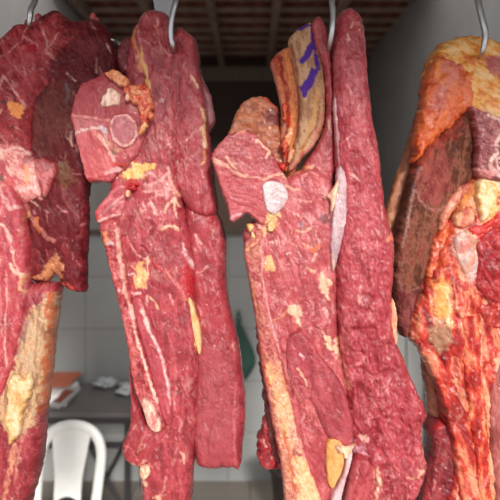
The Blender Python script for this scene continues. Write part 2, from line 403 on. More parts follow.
adopt(mesh_obj('display_window', np.vstack([q4, q4+up]), fb, plain('red_brown_display', (122, 62, 48), .25)), pn)
adopt(mesh_obj('pole', *tube_geo([(-1.26, 3.55, TZ+.06), (-1.26, 3.55, TZ+.10)], .02, 10), white_p), sc)
# ---- crumpled plastic bags on the table
bag_m, n_, l_, b_ = new_mat('thin_white_plastic'); b_.inputs['Base Color'].default_value = (.5, .51, .52, 1); b_.inputs['Roughness'].default_value = .28
tcb = n_.new('ShaderNodeTexCoord'); nzb = n_.new('ShaderNodeTexNoise'); nzb.inputs['Scale'].default_value = 40; bpb = n_.new('ShaderNodeBump'); bpb.inputs['Strength'].default_value = .4
l_.new(tcb.outputs['Object'], nzb.inputs['Vector']); l_.new(nzb.outputs['Fac'], bpb.inputs['Height']); l_.new(bpb.outputs['Normal'], b_.inputs['Normal'])
def bag(name, cx, cy, rx, ry, rz, seed, label):
    N, Mr = 40, 24; V = []; Fc = []
    th = np.linspace(0, 2*np.pi, N, endpoint=False)
    for j in range(Mr+1):
        ph = math.pi*j/Mr
        rr = math.sin(ph); zz = math.cos(ph)
        k = 1+.75*(fbm(np.cos(th)*rr*2.6+9, np.sin(th)*rr*2.6+zz*2.2+5, 3, seed)-.5)*2
        for a, kk in zip(th, k): V.append((cx+rx*rr*math.cos(a)*kk, cy+ry*rr*math.sin(a)*kk, max(TZ+.001, TZ+rz*.75+rz*zz*kk)))
    for j in range(Mr):
        for i in range(N): Fc.append((j*N+i, (j+1)*N+i, (j+1)*N+(i+1) % N, j*N+(i+1) % N))
    return tag(mesh_obj(name, V, Fc, bag_m, smooth=True), label, 'bag', 'plastic bags on the work table')
bag('plastic_bag', -.99, 3.70, .075, .06, .035, 3, 'crumpled white plastic bag beside the scale on the table')
bag('plastic_bag', -.80, 3.60, .085, .08, .03, 8, 'crumpled white plastic bag at the table end away from scale')

# ---- white plastic chair
ch = empty('plastic_chair', 'white moulded plastic chair with arched back in front of the table', 'chair', (-.935, 2.6, 0))
def chair():
    cx, yb = -.925, 2.83
    k = 2.81/F
    def pt(px, py, dy=0): X, Y, Z = at(px, py, 2.81); return (X, 2.81-dy, Z)
    path = smooth_open([pt(40, 512, .06), pt(41, 480, .05), pt(43, 450, .02), pt(52, 432), pt(72, 425), pt(92, 431), pt(102, 448, .02), pt(101, 478, .05), pt(97, 512, .06)], 8)
    v, f = tube_geo(path, .026, 12, .62)
    adopt(mesh_obj('back_frame', v, f, white_p, smooth=True), ch)
    # splat with an arched cut-out at the bottom
    outl = [(53, 431), (62, 428), (72, 427), (82, 428), (90, 431), (88, 450), (84, 475), (83, 497), (80.5, 497), (77, 494), (70, 492), (63, 494), (59.5, 497), (57, 497), (57, 475), (54, 450)]
    po = smooth_closed(outl, 4)
    from mathutils.geometry import tessellate_polygon
    from mathutils import Vector
    tri = tessellate_polygon([[Vector((a, b, 0)) for a, b in po]]); n = len(po)
    V = []
    for th in (0, .012):
        for a, b in po:
            X, Y, Z = at(a, b, 2.81); dy = .045*max(0, min(1, (b-430)/60)); V.append((X, Y-dy+th, Z))
    Fc = [tuple(t) for t in tri]+[tuple(i+n for i in t[::-1]) for t in tri]+[(i, (i+1) % n, n+(i+1) % n, n+i) for i in range(n)]
    adopt(mesh_obj('back_splat', V, Fc, white_p, bevel=.002), ch)
    # lower back rail
    v, f = tube_geo(smooth_open([pt(42, 512, .06), pt(70, 511, .07), pt(96, 512, .06)]), .03, 12, .5); adopt(mesh_obj('back_rail', v, f, white_p, smooth=True), ch)
    # seat shell
    N = 14; V = []; 
    for lay in (0, -.018):
        for j in range(N):
            for i in range(N):
                u, w = i/(N-1)*2-1, j/(N-1)
                wd = .19+.02*w; r = 1-.10*max(0, abs(u)-.7)*(w > .9)
                V.append((cx+u*wd, 2.77-w*.40*r, .43-.018*(1-u*u)*math.sin(w*math.pi)+lay))
    Fc = []
    for j in range(N-1):
        for i in range(N-1):
            a = j*N+i; Fc.append((a, a+N, a+N+1, a+1)); b = a+N*N; Fc.append((b, b+1, b+N+1, b+N))
    ed = [i for i in range(N)]+[j*N+N-1 for j in range(1, N)]+[(N-1)*N+i for i in range(N-2, -1, -1)]+[j*N for j in range(N-2, 0, -1)]
    for a, b in zip(ed, ed[1:]+ed[:1]): Fc.append((a, a+N*N, b+N*N, b))
    adopt(mesh_obj('seat', V, Fc, white_p, smooth=True), ch)
    for s in (-1, 1):
        for (y0, y1, top) in ((2.755, 2.81, .43), (2.41, 2.37, .42)):
            v, f = tube_geo([(cx+s*.165, y0, top), (cx+s*.178, (y0+y1)/2, top/2), (cx+s*.195, y1, 0)], [.028, .025, .02], 10)
            adopt(mesh_obj('leg', v, f, white_p, smooth=True), ch)
chair()
# ---- white cabinet, bin, green bag behind the right-hand cuts
fr = empty('storage_cabinet', 'white metal cabinet with a dark door seam beside the right wall', 'cabinet', (.9, 3.5, 0))
wm = plain('white_enamel', (214, 214, 212), .35, noise=.04, scale=5)
child_box('body', (.66, 1.155, 3.60, 3.82, 0, 1.108), wm, fr, .006)
dr = child_box('door', (.665, 1.036, 3.565, 3.597, .05, 1.10), wm, fr, .005)
child_box('door', (1.044, 1.152, 3.565, 3.597, .05, 1.10), wm, fr, .005)
child_box('handle', (1.00, 1.012, 3.545, 3.565, .60, .75), plain('grey_handle', (90, 90, 90), .4, .6), dr, .003)
bn = empty('waste_bin', 'dark brown tapered plastic bin on the floor by the tiled wall', 'bin', (.25, 3.3, 0))
bm_ = plain('dark_brown_plastic', (58, 46, 42), .5)
V = []; Fc = []; N = 28
prof_ = [(.125, 0), (.128, .01), (.158, .34), (.168, .345), (.168, .37), (.155, .37), (.145, .33), (.118, .02), (0.001, .02)]
for r, z in prof_:
    for i in range(N): V.append((.285+r*math.cos(2*math.pi*i/N), 3.3+r*math.sin(2*math.pi*i/N), z))
for j in range(len(prof_)-1):
    for i in range(N): Fc.append((j*N+i, j*N+(i+1) % N, (j+1)*N+(i+1) % N, (j+1)*N+i))
Fc.append(tuple(range(N))[::-1])
adopt(mesh_obj('bucket', V, Fc, bm_, smooth=True), bn)
v, f = tube_geo([(.285+.172*math.cos(a), 3.3+.172*math.sin(a), .358) for a in np.linspace(0, 2*math.pi, 33)], .007, 8, cap=False)
adopt(mesh_obj('rim', v, f, bm_, smooth=True), bn)
gb = empty('cloth_bag', 'dark green cloth bag hanging on the tiled wall', 'bag', at(238, 318, 3.78))
gm = plain('dark_green_cloth', (52, 84, 74), .9, noise=.2, scale=12, bump=.3, bscale=120)
V = []; Fc = []
rows = [(318, 238, 239), (324, 236, 241), (334, 231, 246), (346, 225, 252), (358, 220, 257), (366, 221, 256), (376, 226, 250), (384, 233, 243)]
N = 16
for py, xa, xb in rows:
    for i in range(N):
        a = 2*math.pi*i/N; px = (xa+xb)/2+(xb-xa)/2*math.cos(a)
        fold = 1+.25*math.sin(a*4+py*.1)
        X, Y, Z = at(px, py, 3.76); V.append((X, 3.765+.045*math.sin(a)*fold*min(1, (xb-xa)/22), Z))
for j in range(len(rows)-1):
    for i in range(N): Fc.append((j*N+i, (j+1)*N+i, (j+1)*N+(i+1) % N, j*N+(i+1) % N))
Fc.append(tuple(range(N))); Fc.append(tuple((len(rows)-1)*N+i for i in range(N))[::-1])
adopt(mesh_obj('bag_body', V, Fc, gm, smooth=True, subsurf=1), gb)
a0 = at(238.5, 312, 3.76)
v, f = tube_geo(smooth_open([at(236, 321, 3.76), a0, at(241, 321, 3.76)]), .006, 8); adopt(mesh_obj('strap', v, f, gm, smooth=True), gb)
v, f = tube_geo([(a0[0], 3.83, a0[2]-.006), (a0[0], 3.74, a0[2]-.004)], .004, 8); tag(mesh_obj('wall_peg', v, f, iron), 'small dark peg on the tiled wall holding the green cloth bag', 'peg')

# ================================================================ RAIL AND HOOKS
steel = plain('galvanised_steel', (190, 190, 192), .32, 1.0, noise=.12, scale=30)
RZ, RY = 2.52, 1.17
v, f = tube_geo([(XL-.02, RY, RZ), (XR+.02, RY, RZ)], .016, 16)
tag(mesh_obj('hanging_rail', v, f, steel, smooth=True), 'round steel rail across the shop front carrying the meat hooks', 'rail')
def hook(pts, D, label, r=.0048, end=.06):
    """S-hook: loop over the rail, shank, then the tip turning back into the meat"""
    k = D/F
    P_ = [at(px, py, D-dy) for px, py, dy in pts]
    x0 = P_[0][0]; R = .022
    loop = [(x0, RY+R*math.cos(t), RZ+R*math.sin(t)) for t in np.linspace(-.9, math.pi, 12)]
    path = smooth_open(loop+P_, 6)
    n = len(path); rad = np.full(n, r); rad[-14:] = np.linspace(r, r*.35, 14)
    v, f = tube_geo(path, rad, 12)
    return tag(mesh_obj('meat_hook', v, f, steel, smooth=True), label, 'hook', 'steel meat hooks on the rail')
# ================================================================ THE MEAT
RED = (176, 58, 61); PINK = (198, 104, 105); DARK = (104, 34, 38); CREAM = (232, 196, 160); YEL = (226, 182, 96)
SINEW = (224, 164, 152); WHITE = (232, 218, 214); BLOOD = (140, 20, 23); ORANGE = (214, 112, 56)
def group_root(label, px, py, D):
    return empty('beef_cut', label, 'meat', at(px, py, D), 'large beef cuts hanging from the rail')

# ---------------------------------------------------------------- far-left cut
D1 = 1.22
g = group_root('dark red beef cut at the far left with pale yellow fat down its lower end', 30, 24, D1)
m1 = [
 L([(43, 24), (46, 34), (50, 45), (51, 56)], 1.3, SINEW, .7), L([(62, 36), (56, 45), (51, 52)], .7, SINEW, .8), L([(2, 62), (14, 54), (25, 44), (29, 30)], .7, SINEW, .7),
 L([(29, 40), (36, 44), (42, 49)], 1.3, (214, 130, 130), .9, .6), B(29, 51, 3, (196, 84, 85), 1, 1.5), B(36, 52, 4, (168, 40, 46), 1, 1),
 L([(2, 96), (7, 79), (12, 84), (18, 93), (28, 106)], 1.2, SINEW, .9, .5), L([(28, 68), (30, 78)], .9, SINEW, .8), L([(57, 82), (55, 92), (44, 104), (36, 109)], .8, (196, 96, 97), .9),
 B(8, 104, 3.6, (92, 62, 62)), P([(14, 104), (24, 105), (28, 112), (22, 119), (15, 113)], (236, 160, 92), 1, 1.6, .8), L([(0, 118), (6, 112)], 1.5, CREAM, .8), B(16, 129, 2, (84, 40, 44)),
 L([(0, 132), (5, 138), (10, 143)], 2, (214, 150, 140), .7),
 P([(-20, 152), (6, 150), (18, 147), (32, 152), (38, 162), (42, 178), (44, 195), (34, 198), (22, 192), (4, 186), (-20, 190)], [(196, 84, 86), (222, 150, 138), (234, 196, 180), (206, 110, 108)], .95, 2.5),
 L([(-2, 153), (14, 151), (20, 148), (33, 154)], 1.4, (236, 200, 186), .9, .6), L([(4, 156), (8, 166), (16, 176)], 2.6, (238, 208, 190), .9, .6),
 P([(-10, 158), (6, 160), (10, 170), (4, 178), (-10, 176)], (178, 70, 78), .9, 2), P([(24, 152), (33, 152), (34, 160), (26, 160)], (150, 58, 56), .9, 2), B(4, 178, 3.5, (130, 96, 80)),
 L([(29, 166), (31, 176), (30, 186)], 1.9, (232, 170, 104), .95, .8), P([(9, 180), (16, 176), (20, 186), (12, 188)], (206, 80, 87), .8, 2), L([(24, 190), (38, 186), (42, 194)], 2.2, (240, 208, 200), .8),
 L([(0, 184), (6, 196), (12, 209), (20, 207)], 2.2, (216, 176, 164), .85, .6), L([(0, 222), (8, 226), (14, 240), (18, 262), (22, 272), (28, 275)], 1.6, (236, 188, 168), .9, .8),
 L([(14, 262), (17, 270), (26, 276)], 1.8, (238, 196, 168), .9), L([(20, 196), (30, 206), (40, 224), (50, 236), (56, 240)], 2.2, (176, 112, 102), .8, .6), B(32, 214, 4, (190, 146, 104), .9),
 L([(41, 218), (40, 226), (43, 231)], 1.8, (196, 116, 66), .85), L([(26, 216), (24, 228), (22, 236)], 2, (186, 108, 84), .7),
 P([(57, 252), (62, 262), (66, 276), (60, 283), (46, 284), (42, 276), (52, 264)], [(166, 104, 74), (206, 146, 98), (190, 128, 86)], .95, 2),
 L([(22, 288), (30, 278), (46, 276), (56, 266)], 2.2, (212, 150, 104), .9, 1), L([(28, 274), (22, 284), (27, 292)], 2.3, (228, 172, 132), .9, .8),
 P([(62, 282), (72, 284), (78, 290), (70, 292), (62, 288)], (206, 92, 78), .8, 2), L([(66, 186), (68, 200), (74, 210), (82, 217)], 1.5, (150, 84, 78), .8), P([(64, 164), (72, 164), (76, 178), (70, 190), (64, 180)], (126, 96, 62), .6, 3),
 L([(10, 270), (11, 300), (9, 320), (8, 345), (10, 365)], 1.0, (232, 178, 162), .9, .4), L([(4, 285), (5, 310), (5, 335)], .6, SINEW, .7),
 L([(-6, 235), (2, 250), (6, 268)], 1.0, SINEW, .8),
]
lobe('shank', [(-40, 300), (0, 300), (25, 284), (57, 284), (57, 305), (53, 335), (50, 368), (46, 400), (43, 430), (41, 455), (37, 478), (30, 500), (16, 540), (-40, 540)], g, D1, MEAT, base=.0, T=.05, w=30, col=(160, 54, 62), fib=84, veins=(.35, SINEW, 7), marks=[
   P([(26, 330), (36, 308), (46, 298), (56, 292), (60, 310), (52, 350), (48, 390), (38, 420), (22, 430), (10, 425), (6, 400), (16, 370)], [(150, 112, 84), (196, 160, 116), (214, 186, 138), (184, 160, 128)], 1, 2.5, 1),
   L([(54, 292), (53, 320), (50, 350), (47, 390), (44, 410)], 3.6, [(170, 78, 44), (206, 118, 74), (196, 104, 62)], .95, .6), L([(44, 306), (42, 330), (40, 360), (42, 376)], 1.2, (150, 112, 84), .8), L([(34, 318), (28, 336), (24, 352)], 1.5, (150, 140, 130), .8),
   B(36, 374, 3, (112, 92, 70), .7), L([(20, 440), (17, 460), (11, 485), (8, 505)], 3.2, [(196, 120, 96), (222, 170, 130)], .85, .8), L([(30, 420), (24, 450), (20, 478)], 1.3, (206, 140, 120), .7),
   P([(-10, 300), (24, 292), (36, 306), (20, 350), (12, 370), (-10, 400)], (150, 54, 61), .6, 3)], seed=104, label='lower leg part coated in yellowish fat')
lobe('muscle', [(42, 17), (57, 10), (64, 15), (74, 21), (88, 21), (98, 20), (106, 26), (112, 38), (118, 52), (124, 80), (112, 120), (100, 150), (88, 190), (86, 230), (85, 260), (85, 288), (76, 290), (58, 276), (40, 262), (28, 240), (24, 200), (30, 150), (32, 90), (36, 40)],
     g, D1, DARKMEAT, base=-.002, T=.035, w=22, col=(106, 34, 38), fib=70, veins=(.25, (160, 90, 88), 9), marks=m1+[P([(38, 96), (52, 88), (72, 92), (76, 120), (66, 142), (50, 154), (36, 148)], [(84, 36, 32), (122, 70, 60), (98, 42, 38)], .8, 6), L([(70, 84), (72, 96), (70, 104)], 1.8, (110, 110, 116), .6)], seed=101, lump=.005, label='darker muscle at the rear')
lobe('shoulder_muscle', [(-45, 70), (-20, 48), (0, 37), (14, 25), (27, 23), (42, 18), (57, 11), (72, 20), (94, 20), (108, 30), (113, 44), (108, 58), (90, 66), (72, 74), (58, 84), (46, 96), (37, 110), (35, 152), (36, 166), (20, 180), (-45, 180)], g, D1, DARKMEAT, base=.002, T=.038, w=42, col=[(126, 40, 46), (154, 54, 60), (172, 70, 74), (184, 92, 94)], fib=60, veins=(.4, SINEW, 8), marks=[P([(66, 10), (125, 10), (125, 90), (60, 90), (56, 60), (70, 40)], [(76, 20, 26), (98, 30, 36), (118, 42, 44)], .95, 8)]+m1, seed=102, lump=.005)  # maroon patch at upper right: darker meat with shade put into its colour
lobe('flap', [(22, 186), (40, 190), (58, 182), (74, 182), (86, 196), (88, 230), (86, 262), (86, 290), (80, 293), (68, 290), (60, 283), (57, 270), (50, 280), (38, 284), (26, 270), (20, 235)], g, D1, DARKMEAT, base=.0, T=.03, w=22, col=[(84, 24, 28), (112, 34, 40), (130, 48, 51)], fib=80, veins=(.25, (168, 100, 98), 8), marks=m1, seed=103, lump=.005, label='dark hanging flap')
lobe('neck_muscle', [(-45, 176), (-10, 178), (10, 184), (22, 205), (28, 235), (29, 262), (29, 288), (25, 318), (20, 345), (16, 362), (12, 376), (2, 402), (-10, 430), (-45, 440)], g, D1, MEAT, base=.03, T=.03, w=16, col=(186, 72, 80), fib=86, veins=(.5, (230, 176, 168), 7), marks=m1, seed=105)
lobe('cartilage', [(-30, 156), (4, 150), (20, 147), (34, 153), (40, 166), (44, 184), (44, 197), (34, 202), (22, 204), (8, 196), (-30, 194)], g, D1, FAT, base=.012, T=.03, w=30, col=(206, 120, 118), fib=40, veins=(.6, WHITE, 8), marks=m1, seed=106, lump=.005)
lobe('membrane', [(34, 160), (42, 158), (50, 160), (57, 163), (57, 172), (52, 184), (45, 198), (40, 190), (36, 175)], g, D1, FAT, base=.034, T=.014, w=12, col=[(158, 54, 57), (196, 112, 110), (212, 138, 132)], fib=70, marks=[P([(40, 158), (56, 158), (54, 168), (42, 168)], (132, 26, 30), .7, 3)], seed=107)
lobe('fat', [(8, 384), (13, 374), (22, 378), (30, 372), (34, 384), (28, 400), (24, 415), (20, 432), (9, 446), (8, 430), (4, 415), (8, 402)], g, D1, FAT, base=.052, T=.014, w=6, col=[(206, 164, 96), (234, 200, 136), (244, 222, 176)], fib=80, lump=.004, lumpf=7, seed=108, edge=1.6, label='pale yellow lump of fat')
for (x, y, r) in ((38, 17, 3.4), (93, 16, 3.2), (96, 22, 4.5), (27, 22, 2.5)):
    lobe('shred', [(x-r, y+r), (x-r*.6, y-r*.7), (x+r*.5, y-r), (x+r, y+r*.4), (x+r*.4, y+r*1.5)], g, D1, MEAT, base=.0, T=.01, w=3, col=(176, 74, 72), seed=int(x), step=.7)

# ---------------------------------------------------------------- second cut
D2 = 1.16
g = group_root('beef cut with a squared shoulder block and long narrow flank hanging second from left', 172, 30, D2)
m2 = [
 # top
 L([(140, 26), (142, 40), (146, 60), (150, 80), (152, 95)], .9, SINEW, .6), L([(158, 30), (161, 44), (163, 52)], 1.5, (214, 130, 110), .8), L([(144, 50), (145, 66), (150, 84), (153, 100), (152, 118), (146, 134)], 2.2, YEL, .95, 1.2),
 L([(137, 34), (136, 44), (139, 52), (142, 62), (143, 74)], 2.2, [(206, 104, 50), (226, 160, 88)], .9, .8), L([(140, 60), (147, 64)], 1, SINEW), B(164, 102, 1.6, (206, 170, 180), .8),
 L([(178, 30), (176, 60), (178, 92), (177, 120), (178, 145)], .7, (112, 30, 36), .8), L([(192, 78), (195, 83), (198, 89)], 1.4, CREAM, 1, .6), L([(203, 112), (205, 122), (204, 130), (206, 148)], 1.5, [(216, 186, 120), (234, 210, 160)], 1, .6),
 L([(205, 152), (206, 160), (203, 165)], 1.1, YEL, .8), L([(186, 142), (192, 138), (196, 134)], .8, SINEW, .8), L([(180, 140), (190, 160), (204, 150)], .5, SINEW, .5),
 # fat and sinew below the block
 P([(128, 168), (136, 164), (144, 166), (156, 162), (158, 170), (148, 172), (146, 180), (138, 182), (130, 178)], [(224, 170, 92), (240, 204, 110), (244, 214, 150)], 1, 1.8, 1.6),
 L([(128, 186), (134, 182), (140, 190)], 3.4, (184, 40, 42), .9, 1), L([(137, 196), (136, 206), (132, 224), (130, 236)], 2.4, (150, 44, 50), .6),
 L([(144, 178), (152, 172), (160, 180), (154, 186)], 1.1, (226, 170, 162), .9), L([(148, 186), (160, 182), (170, 174), (172, 186)], 1.8, (230, 178, 170), .9, .5), L([(146, 192), (158, 192), (174, 190)], 1.6, (226, 176, 160), .9), L([(170, 168), (174, 186), (180, 196)], 1.7, [(226, 160, 130), (236, 200, 170)], .9, .5),
 L([(152, 200), (160, 196), (168, 194)], 1.1, SINEW, .8), P([(150, 186), (166, 178), (172, 188), (170, 196), (156, 196)], [(206, 112, 112), (232, 180, 170)], .6, 3),
 L([(150, 206), (154, 202), (158, 214)], 1.6, (234, 196, 180), .8), L([(176, 192), (176, 210), (178, 216)], 1.5, CREAM, .85, .5), L([(166, 211), (170, 204), (173, 203)], 2, CREAM, .95, .8), L([(165, 227), (170, 225), (176, 226), (179, 228)], 2.2, CREAM, 1, 1), L([(176, 200), (180, 206)], 2, (234, 206, 170), .9, .6),
 L([(197, 234), (200, 240), (202, 243)], 1.3, (234, 196, 176), .8, .5), L([(184, 244), (187, 254), (192, 262), (193, 268)], 1.9, (232, 208, 204), .95, .8), L([(198, 272), (204, 270), (208, 265)], .9, SINEW, .9), L([(206, 280), (207, 290)], .8, SINEW, .7), L([(213, 281), (214, 288)], .8, SINEW, .7),
 # middle
 L([(131, 236), (135, 246), (141, 254), (147, 258), (150, 256)], .8, SINEW, .9), L([(150, 256), (151, 270), (148, 286)], 1.2, (232, 190, 160), .9), P([(138, 266), (146, 260), (150, 270), (147, 284), (138, 286), (136, 276)], [(222, 150, 96), (236, 190, 120), (240, 210, 150)], 1, 1.6, 1),
 L([(126, 271), (132, 273), (136, 272)], .9, WHITE, .7), L([(132, 290), (138, 292), (143, 291)], 1.6, (238, 206, 196), .9, .5), L([(154, 258), (160, 266), (166, 268)], 1.8, (206, 60, 63), .8, .8),
 L([(143, 310), (147, 318), (150, 326)], 1.9, (240, 206, 190), .95, .6), L([(153, 296), (158, 300), (160, 306)], 1.5, (236, 196, 150), .8), L([(150, 294), (149, 302)], 1.5, (232, 180, 160), .8),
 L([(168, 270), (178, 282), (184, 290), (187, 298)], 1.4, (224, 130, 120), .9, .6), P([(182, 272), (192, 270), (196, 286), (188, 296)], (186, 34, 40), .8, 3), L([(189, 296), (194, 306), (198, 322), (199, 350)], 2.3, [(214, 160, 100), (232, 200, 130)], .95, 1),
 L([(170, 330), (176, 350), (178, 372), (176, 396)], 1.2, (214, 120, 116), .5), L([(168, 470), (167, 480), (162, 490)], 1.2, (228, 150, 140), .8), B(160, 494, 3, (236, 190, 150), .9, 1), L([(143, 470), (146, 478)], 3.2, CREAM, .9, 1.2),
 L([(176, 396), (177, 405)], 1, (230, 170, 160), .7),
]
lobe('muscle', [(131, 36), (141, 17), (151, 10), (166, 13), (173, 30), (178, 60), (180, 100), (181, 140), (182, 190), (190, 235), (196, 290), (200, 350), (198, 400), (195, 450), (191, 500), (182, 540), (148, 540), (141, 490), (139, 450), (146, 410), (148, 370), (134, 320), (122, 280), (114, 240), (108, 205), (116, 160), (126, 110), (126, 70)],
     g, D2, MEAT, base=0, T=.048, w=24, col=[(134, 44, 51), (160, 56, 64), (178, 70, 77), (196, 92, 95)], fib=84, veins=(.42, SINEW, 8), marks=m2, seed=201, lump=.004)
lobe('muscle', [(168, 50), (174, 34), (180, 27), (187, 31), (197, 42), (201, 75), (206, 100), (209, 130), (212, 160), (216, 190), (217, 213), (204, 218), (186, 208), (172, 170), (169, 120), (167, 80)], g, D2, MEAT, base=-.002, T=.045, w=18, col=(168, 60, 67), fib=86, veins=(.3, SINEW, 8), marks=m2, seed=202, lump=.004)
lobe('flank', [(184, 205), (194, 200), (206, 208), (217, 212), (226, 238), (226, 265), (229, 300), (238, 338), (243, 372), (246, 405), (244, 440), (240, 469), (231, 467), (210, 468), (196, 461), (191, 420), (194, 360), (192, 300), (187, 250)], g, D2, MEAT, base=-.012, T=.045, w=24, col=(172, 64, 71), fib=80, veins=(.4, (214, 150, 150), 7), marks=m2+[P([(198, 360), (230, 350), (240, 400), (234, 450), (200, 455)], [(150, 66, 72), (178, 88, 91), (164, 76, 82)], .6, 6), L([(236, 380), (234, 420), (236, 460)], 1.5, (206, 110, 111), .7)], seed=203, lump=.004, label='long narrow flank hanging lower right')
lobe('membrane', [(197, 60), (203, 78), (211, 95), (215, 120), (212, 128), (206, 133), (199, 110)], g, D2, FAT, base=-.02, T=.02, w=8, col=[(130, 54, 60), (156, 92, 95), (166, 110, 111)], fib=80, seed=204)
lobe('muscle', [(117, 58), (120, 44), (127, 38), (134, 40), (139, 58), (136, 72), (124, 76)], g, D2, MEAT, base=-.005, T=.03, w=12, col=(122, 38, 44), seed=205, marks=m2, veins=(.3, SINEW, 6), lump=.004)
m2b = [P([(84, 84), (96, 78), (108, 72), (122, 84), (130, 104), (128, 112), (100, 118), (72, 115), (76, 100)], [(150, 52, 58), (172, 72, 76), (160, 60, 66)], 1, 2), P([(72, 114), (100, 118), (130, 112), (136, 118), (112, 121), (90, 124), (74, 120)], (156, 38, 45), .8, 2),
 L([(73, 117), (90, 119), (104, 121), (112, 122)], 1.5, (226, 160, 150), .9, .5), P([(76, 120), (98, 122), (106, 128), (98, 132), (78, 132)], [(176, 96, 98), (206, 130, 128)], .9, 2), L([(76, 134), (84, 132), (92, 131), (104, 128)], 2.2, (240, 216, 208), .95, .8),
 B(106, 132, 4, (186, 176, 176), 1, .5), L([(106, 126), (108, 136), (108, 142)], 2.2, (196, 186, 184), .9), P([(78, 135), (100, 133), (112, 150), (116, 166), (104, 178), (90, 180), (84, 160)], [(188, 84, 86), (206, 106, 106), (216, 122, 118)], 1, 2),
 L([(101, 136), (108, 146), (114, 156), (116, 162)], 1.6, (236, 190, 170), .9, .5), L([(108, 142), (116, 150), (124, 150)], 2.2, (190, 146, 110), .8), L([(88, 181), (98, 178), (108, 176), (116, 172)], 1.6, (170, 30, 37), .9), L([(108, 174), (118, 170), (124, 172)], 2.5, (230, 180, 172), .9), B(118, 165, 3.2, (210, 60, 50), .9), B(117, 153, 2.6, (128, 100, 84), .9)]
S2 = lobe('shoulder_block', [(72, 117), (76, 100), (82, 86), (96, 78), (108, 72), (122, 74), (136, 90), (146, 112), (146, 140), (136, 160), (122, 174), (110, 183), (98, 181), (88, 182), (82, 160), (76, 136)], g, D2, CUT, base=.03, T=.028, Tb=.06, w=9, p=3, col=(190, 88, 91), fib=70, veins=(.3, SINEW, 8), marks=m2b, seed=206, speck=.45, lump=.0025, edge=.7, label='sawn face of bone and meat')
lobe('fat', [(108, 96), (112, 91), (119, 92), (124, 99), (121, 107), (113, 106), (105, 108), (103, 104)], S2.ob, D2, FAT, on=S2, T=.004, w=4, col=(236, 208, 182), lump=.001, seed=207, step=.7, edge=1.5, label='cream patch of fat')
lobe('cut_muscle', [(112, 124), (118, 117), (130, 116), (138, 124), (140, 136), (134, 147), (124, 149), (115, 141)], S2.ob, D2, CUT, on=S2, T=.005, w=5, p=2.5, col=[(166, 92, 96), (184, 110, 113), (196, 124, 125)], lump=.001, seed=208, step=.7, edge=.5, label='round disc of pale muscle ringed with white', marks=[L([(113, 126), (118, 118), (130, 117), (138, 125), (139, 136), (133, 146), (125, 148), (116, 140), (113, 128)], 1.4, (238, 190, 176), .9, .5, .4), L([(120, 128), (126, 124), (130, 122)], .9, SINEW, .7)])
lobe('fat', [(105, 74), (110, 70), (118, 72), (126, 78), (130, 84), (126, 88), (118, 84), (112, 80)], g, D2, FAT, base=.062, T=.012, w=4, col=[(206, 116, 66), (230, 160, 108), (236, 180, 130)], seed=209, step=.7, edge=1.4, lump=.003, lumpf=6, label='orange fat')
lobe('fat', [(124, 90), (130, 86), (138, 84), (146, 84), (152, 96), (153, 110), (148, 124), (143, 130), (140, 118), (138, 106), (132, 104)], g, D2, FAT, base=.058, T=.018, w=6, col=[(186, 52, 36), (214, 104, 66), (232, 160, 116), (196, 70, 50)], fib=60, seed=210, step=.7, edge=1.4, lump=.004, lumpf=6, label='orange red fat with ridges')
lobe('rib_tip', [(94, 213), (100, 204), (108, 194), (118, 182), (128, 186), (128, 205), (122, 218), (110, 224), (99, 224)], g, D2, CUT, base=.025, T=.024, w=9, col=(192, 92, 96), fib=-40, seed=211, veins=(.3, SINEW, 7), marks=[L([(100, 218), (110, 208), (120, 200), (124, 196)], 1.1, (232, 180, 174), .9, .5), L([(98, 222), (112, 216), (124, 214)], 1.6, (236, 196, 180), .9, .5), L([(104, 214), (112, 206)], .8, (130, 40, 48), .8), P([(93, 210), (98, 205), (101, 214), (98, 224)], (186, 50, 59), .8, 2)])
lobe('rib', [(100, 224), (118, 222), (124, 250), (130, 285), (140, 330), (152, 370), (161, 400), (166, 425), (160, 432), (152, 428), (144, 410), (134, 388), (127, 345), (119, 305), (110, 270), (104, 246)], g, D2, CUT, base=.035, T=.024, w=8, col=[(156, 44, 50), (184, 70, 73), (206, 106, 102)], fib=76, seed=212, speck=.6, lump=.0035, lumpf=4.5, veins=(.3, SINEW, 6), marks=[
   L([(119, 230), (120, 250), (124, 275), (126, 290), (132, 306), (136, 325)], 2.4, [(222, 160, 140), (240, 208, 188)], .9, .6), P([(102, 230), (108, 232), (110, 246), (104, 246)], [(222, 140, 90), (232, 170, 120)], .9, 2), B(111, 244, 3.5, (204, 180, 184), .8),
   L([(112, 285), (118, 305), (124, 328)], 1.2, (236, 196, 176), .8), B(119.5, 290, 2, (232, 190, 180), .9), L([(136, 330), (142, 350), (150, 378), (158, 400)], 1.6, (240, 210, 190), .95, .8), L([(128, 324), (136, 350), (138, 370)], 3, (226, 130, 120), .5)])
lobe('rib_bone', [(141, 402), (146, 398), (151, 402), (156, 410), (161, 422), (161, 430), (156, 432), (150, 428), (145, 418)], g, D2, BONE, base=.058, T=.012, w=5, col=(236, 200, 172), seed=213, step=.7, label='pale cut end of a rib', marks=[P([(150, 410), (154, 412), (158, 422), (156, 427), (152, 422)], (206, 110, 108), .85, 1.5)])
lobe('muscle', [(128, 345), (134, 388), (144, 412), (154, 428), (168, 418), (170, 432), (164, 446), (157, 460), (150, 466), (138, 466), (126, 458), (122, 446), (126, 436), (130, 422), (130, 390)], g, D2, MEAT, base=.012, T=.035, w=16, col=(166, 58, 65), fib=110, seed=214, veins=(.4, SINEW, 7), lump=.005, marks=[L([(146, 432), (142, 442), (140, 450)], 1.3, (206, 150, 110), .8), L([(130, 460), (140, 462), (148, 456)], 1.8, (232, 180, 150), .7), L([(124, 440), (134, 446), (140, 456)], .9, (214, 120, 116), .8)])
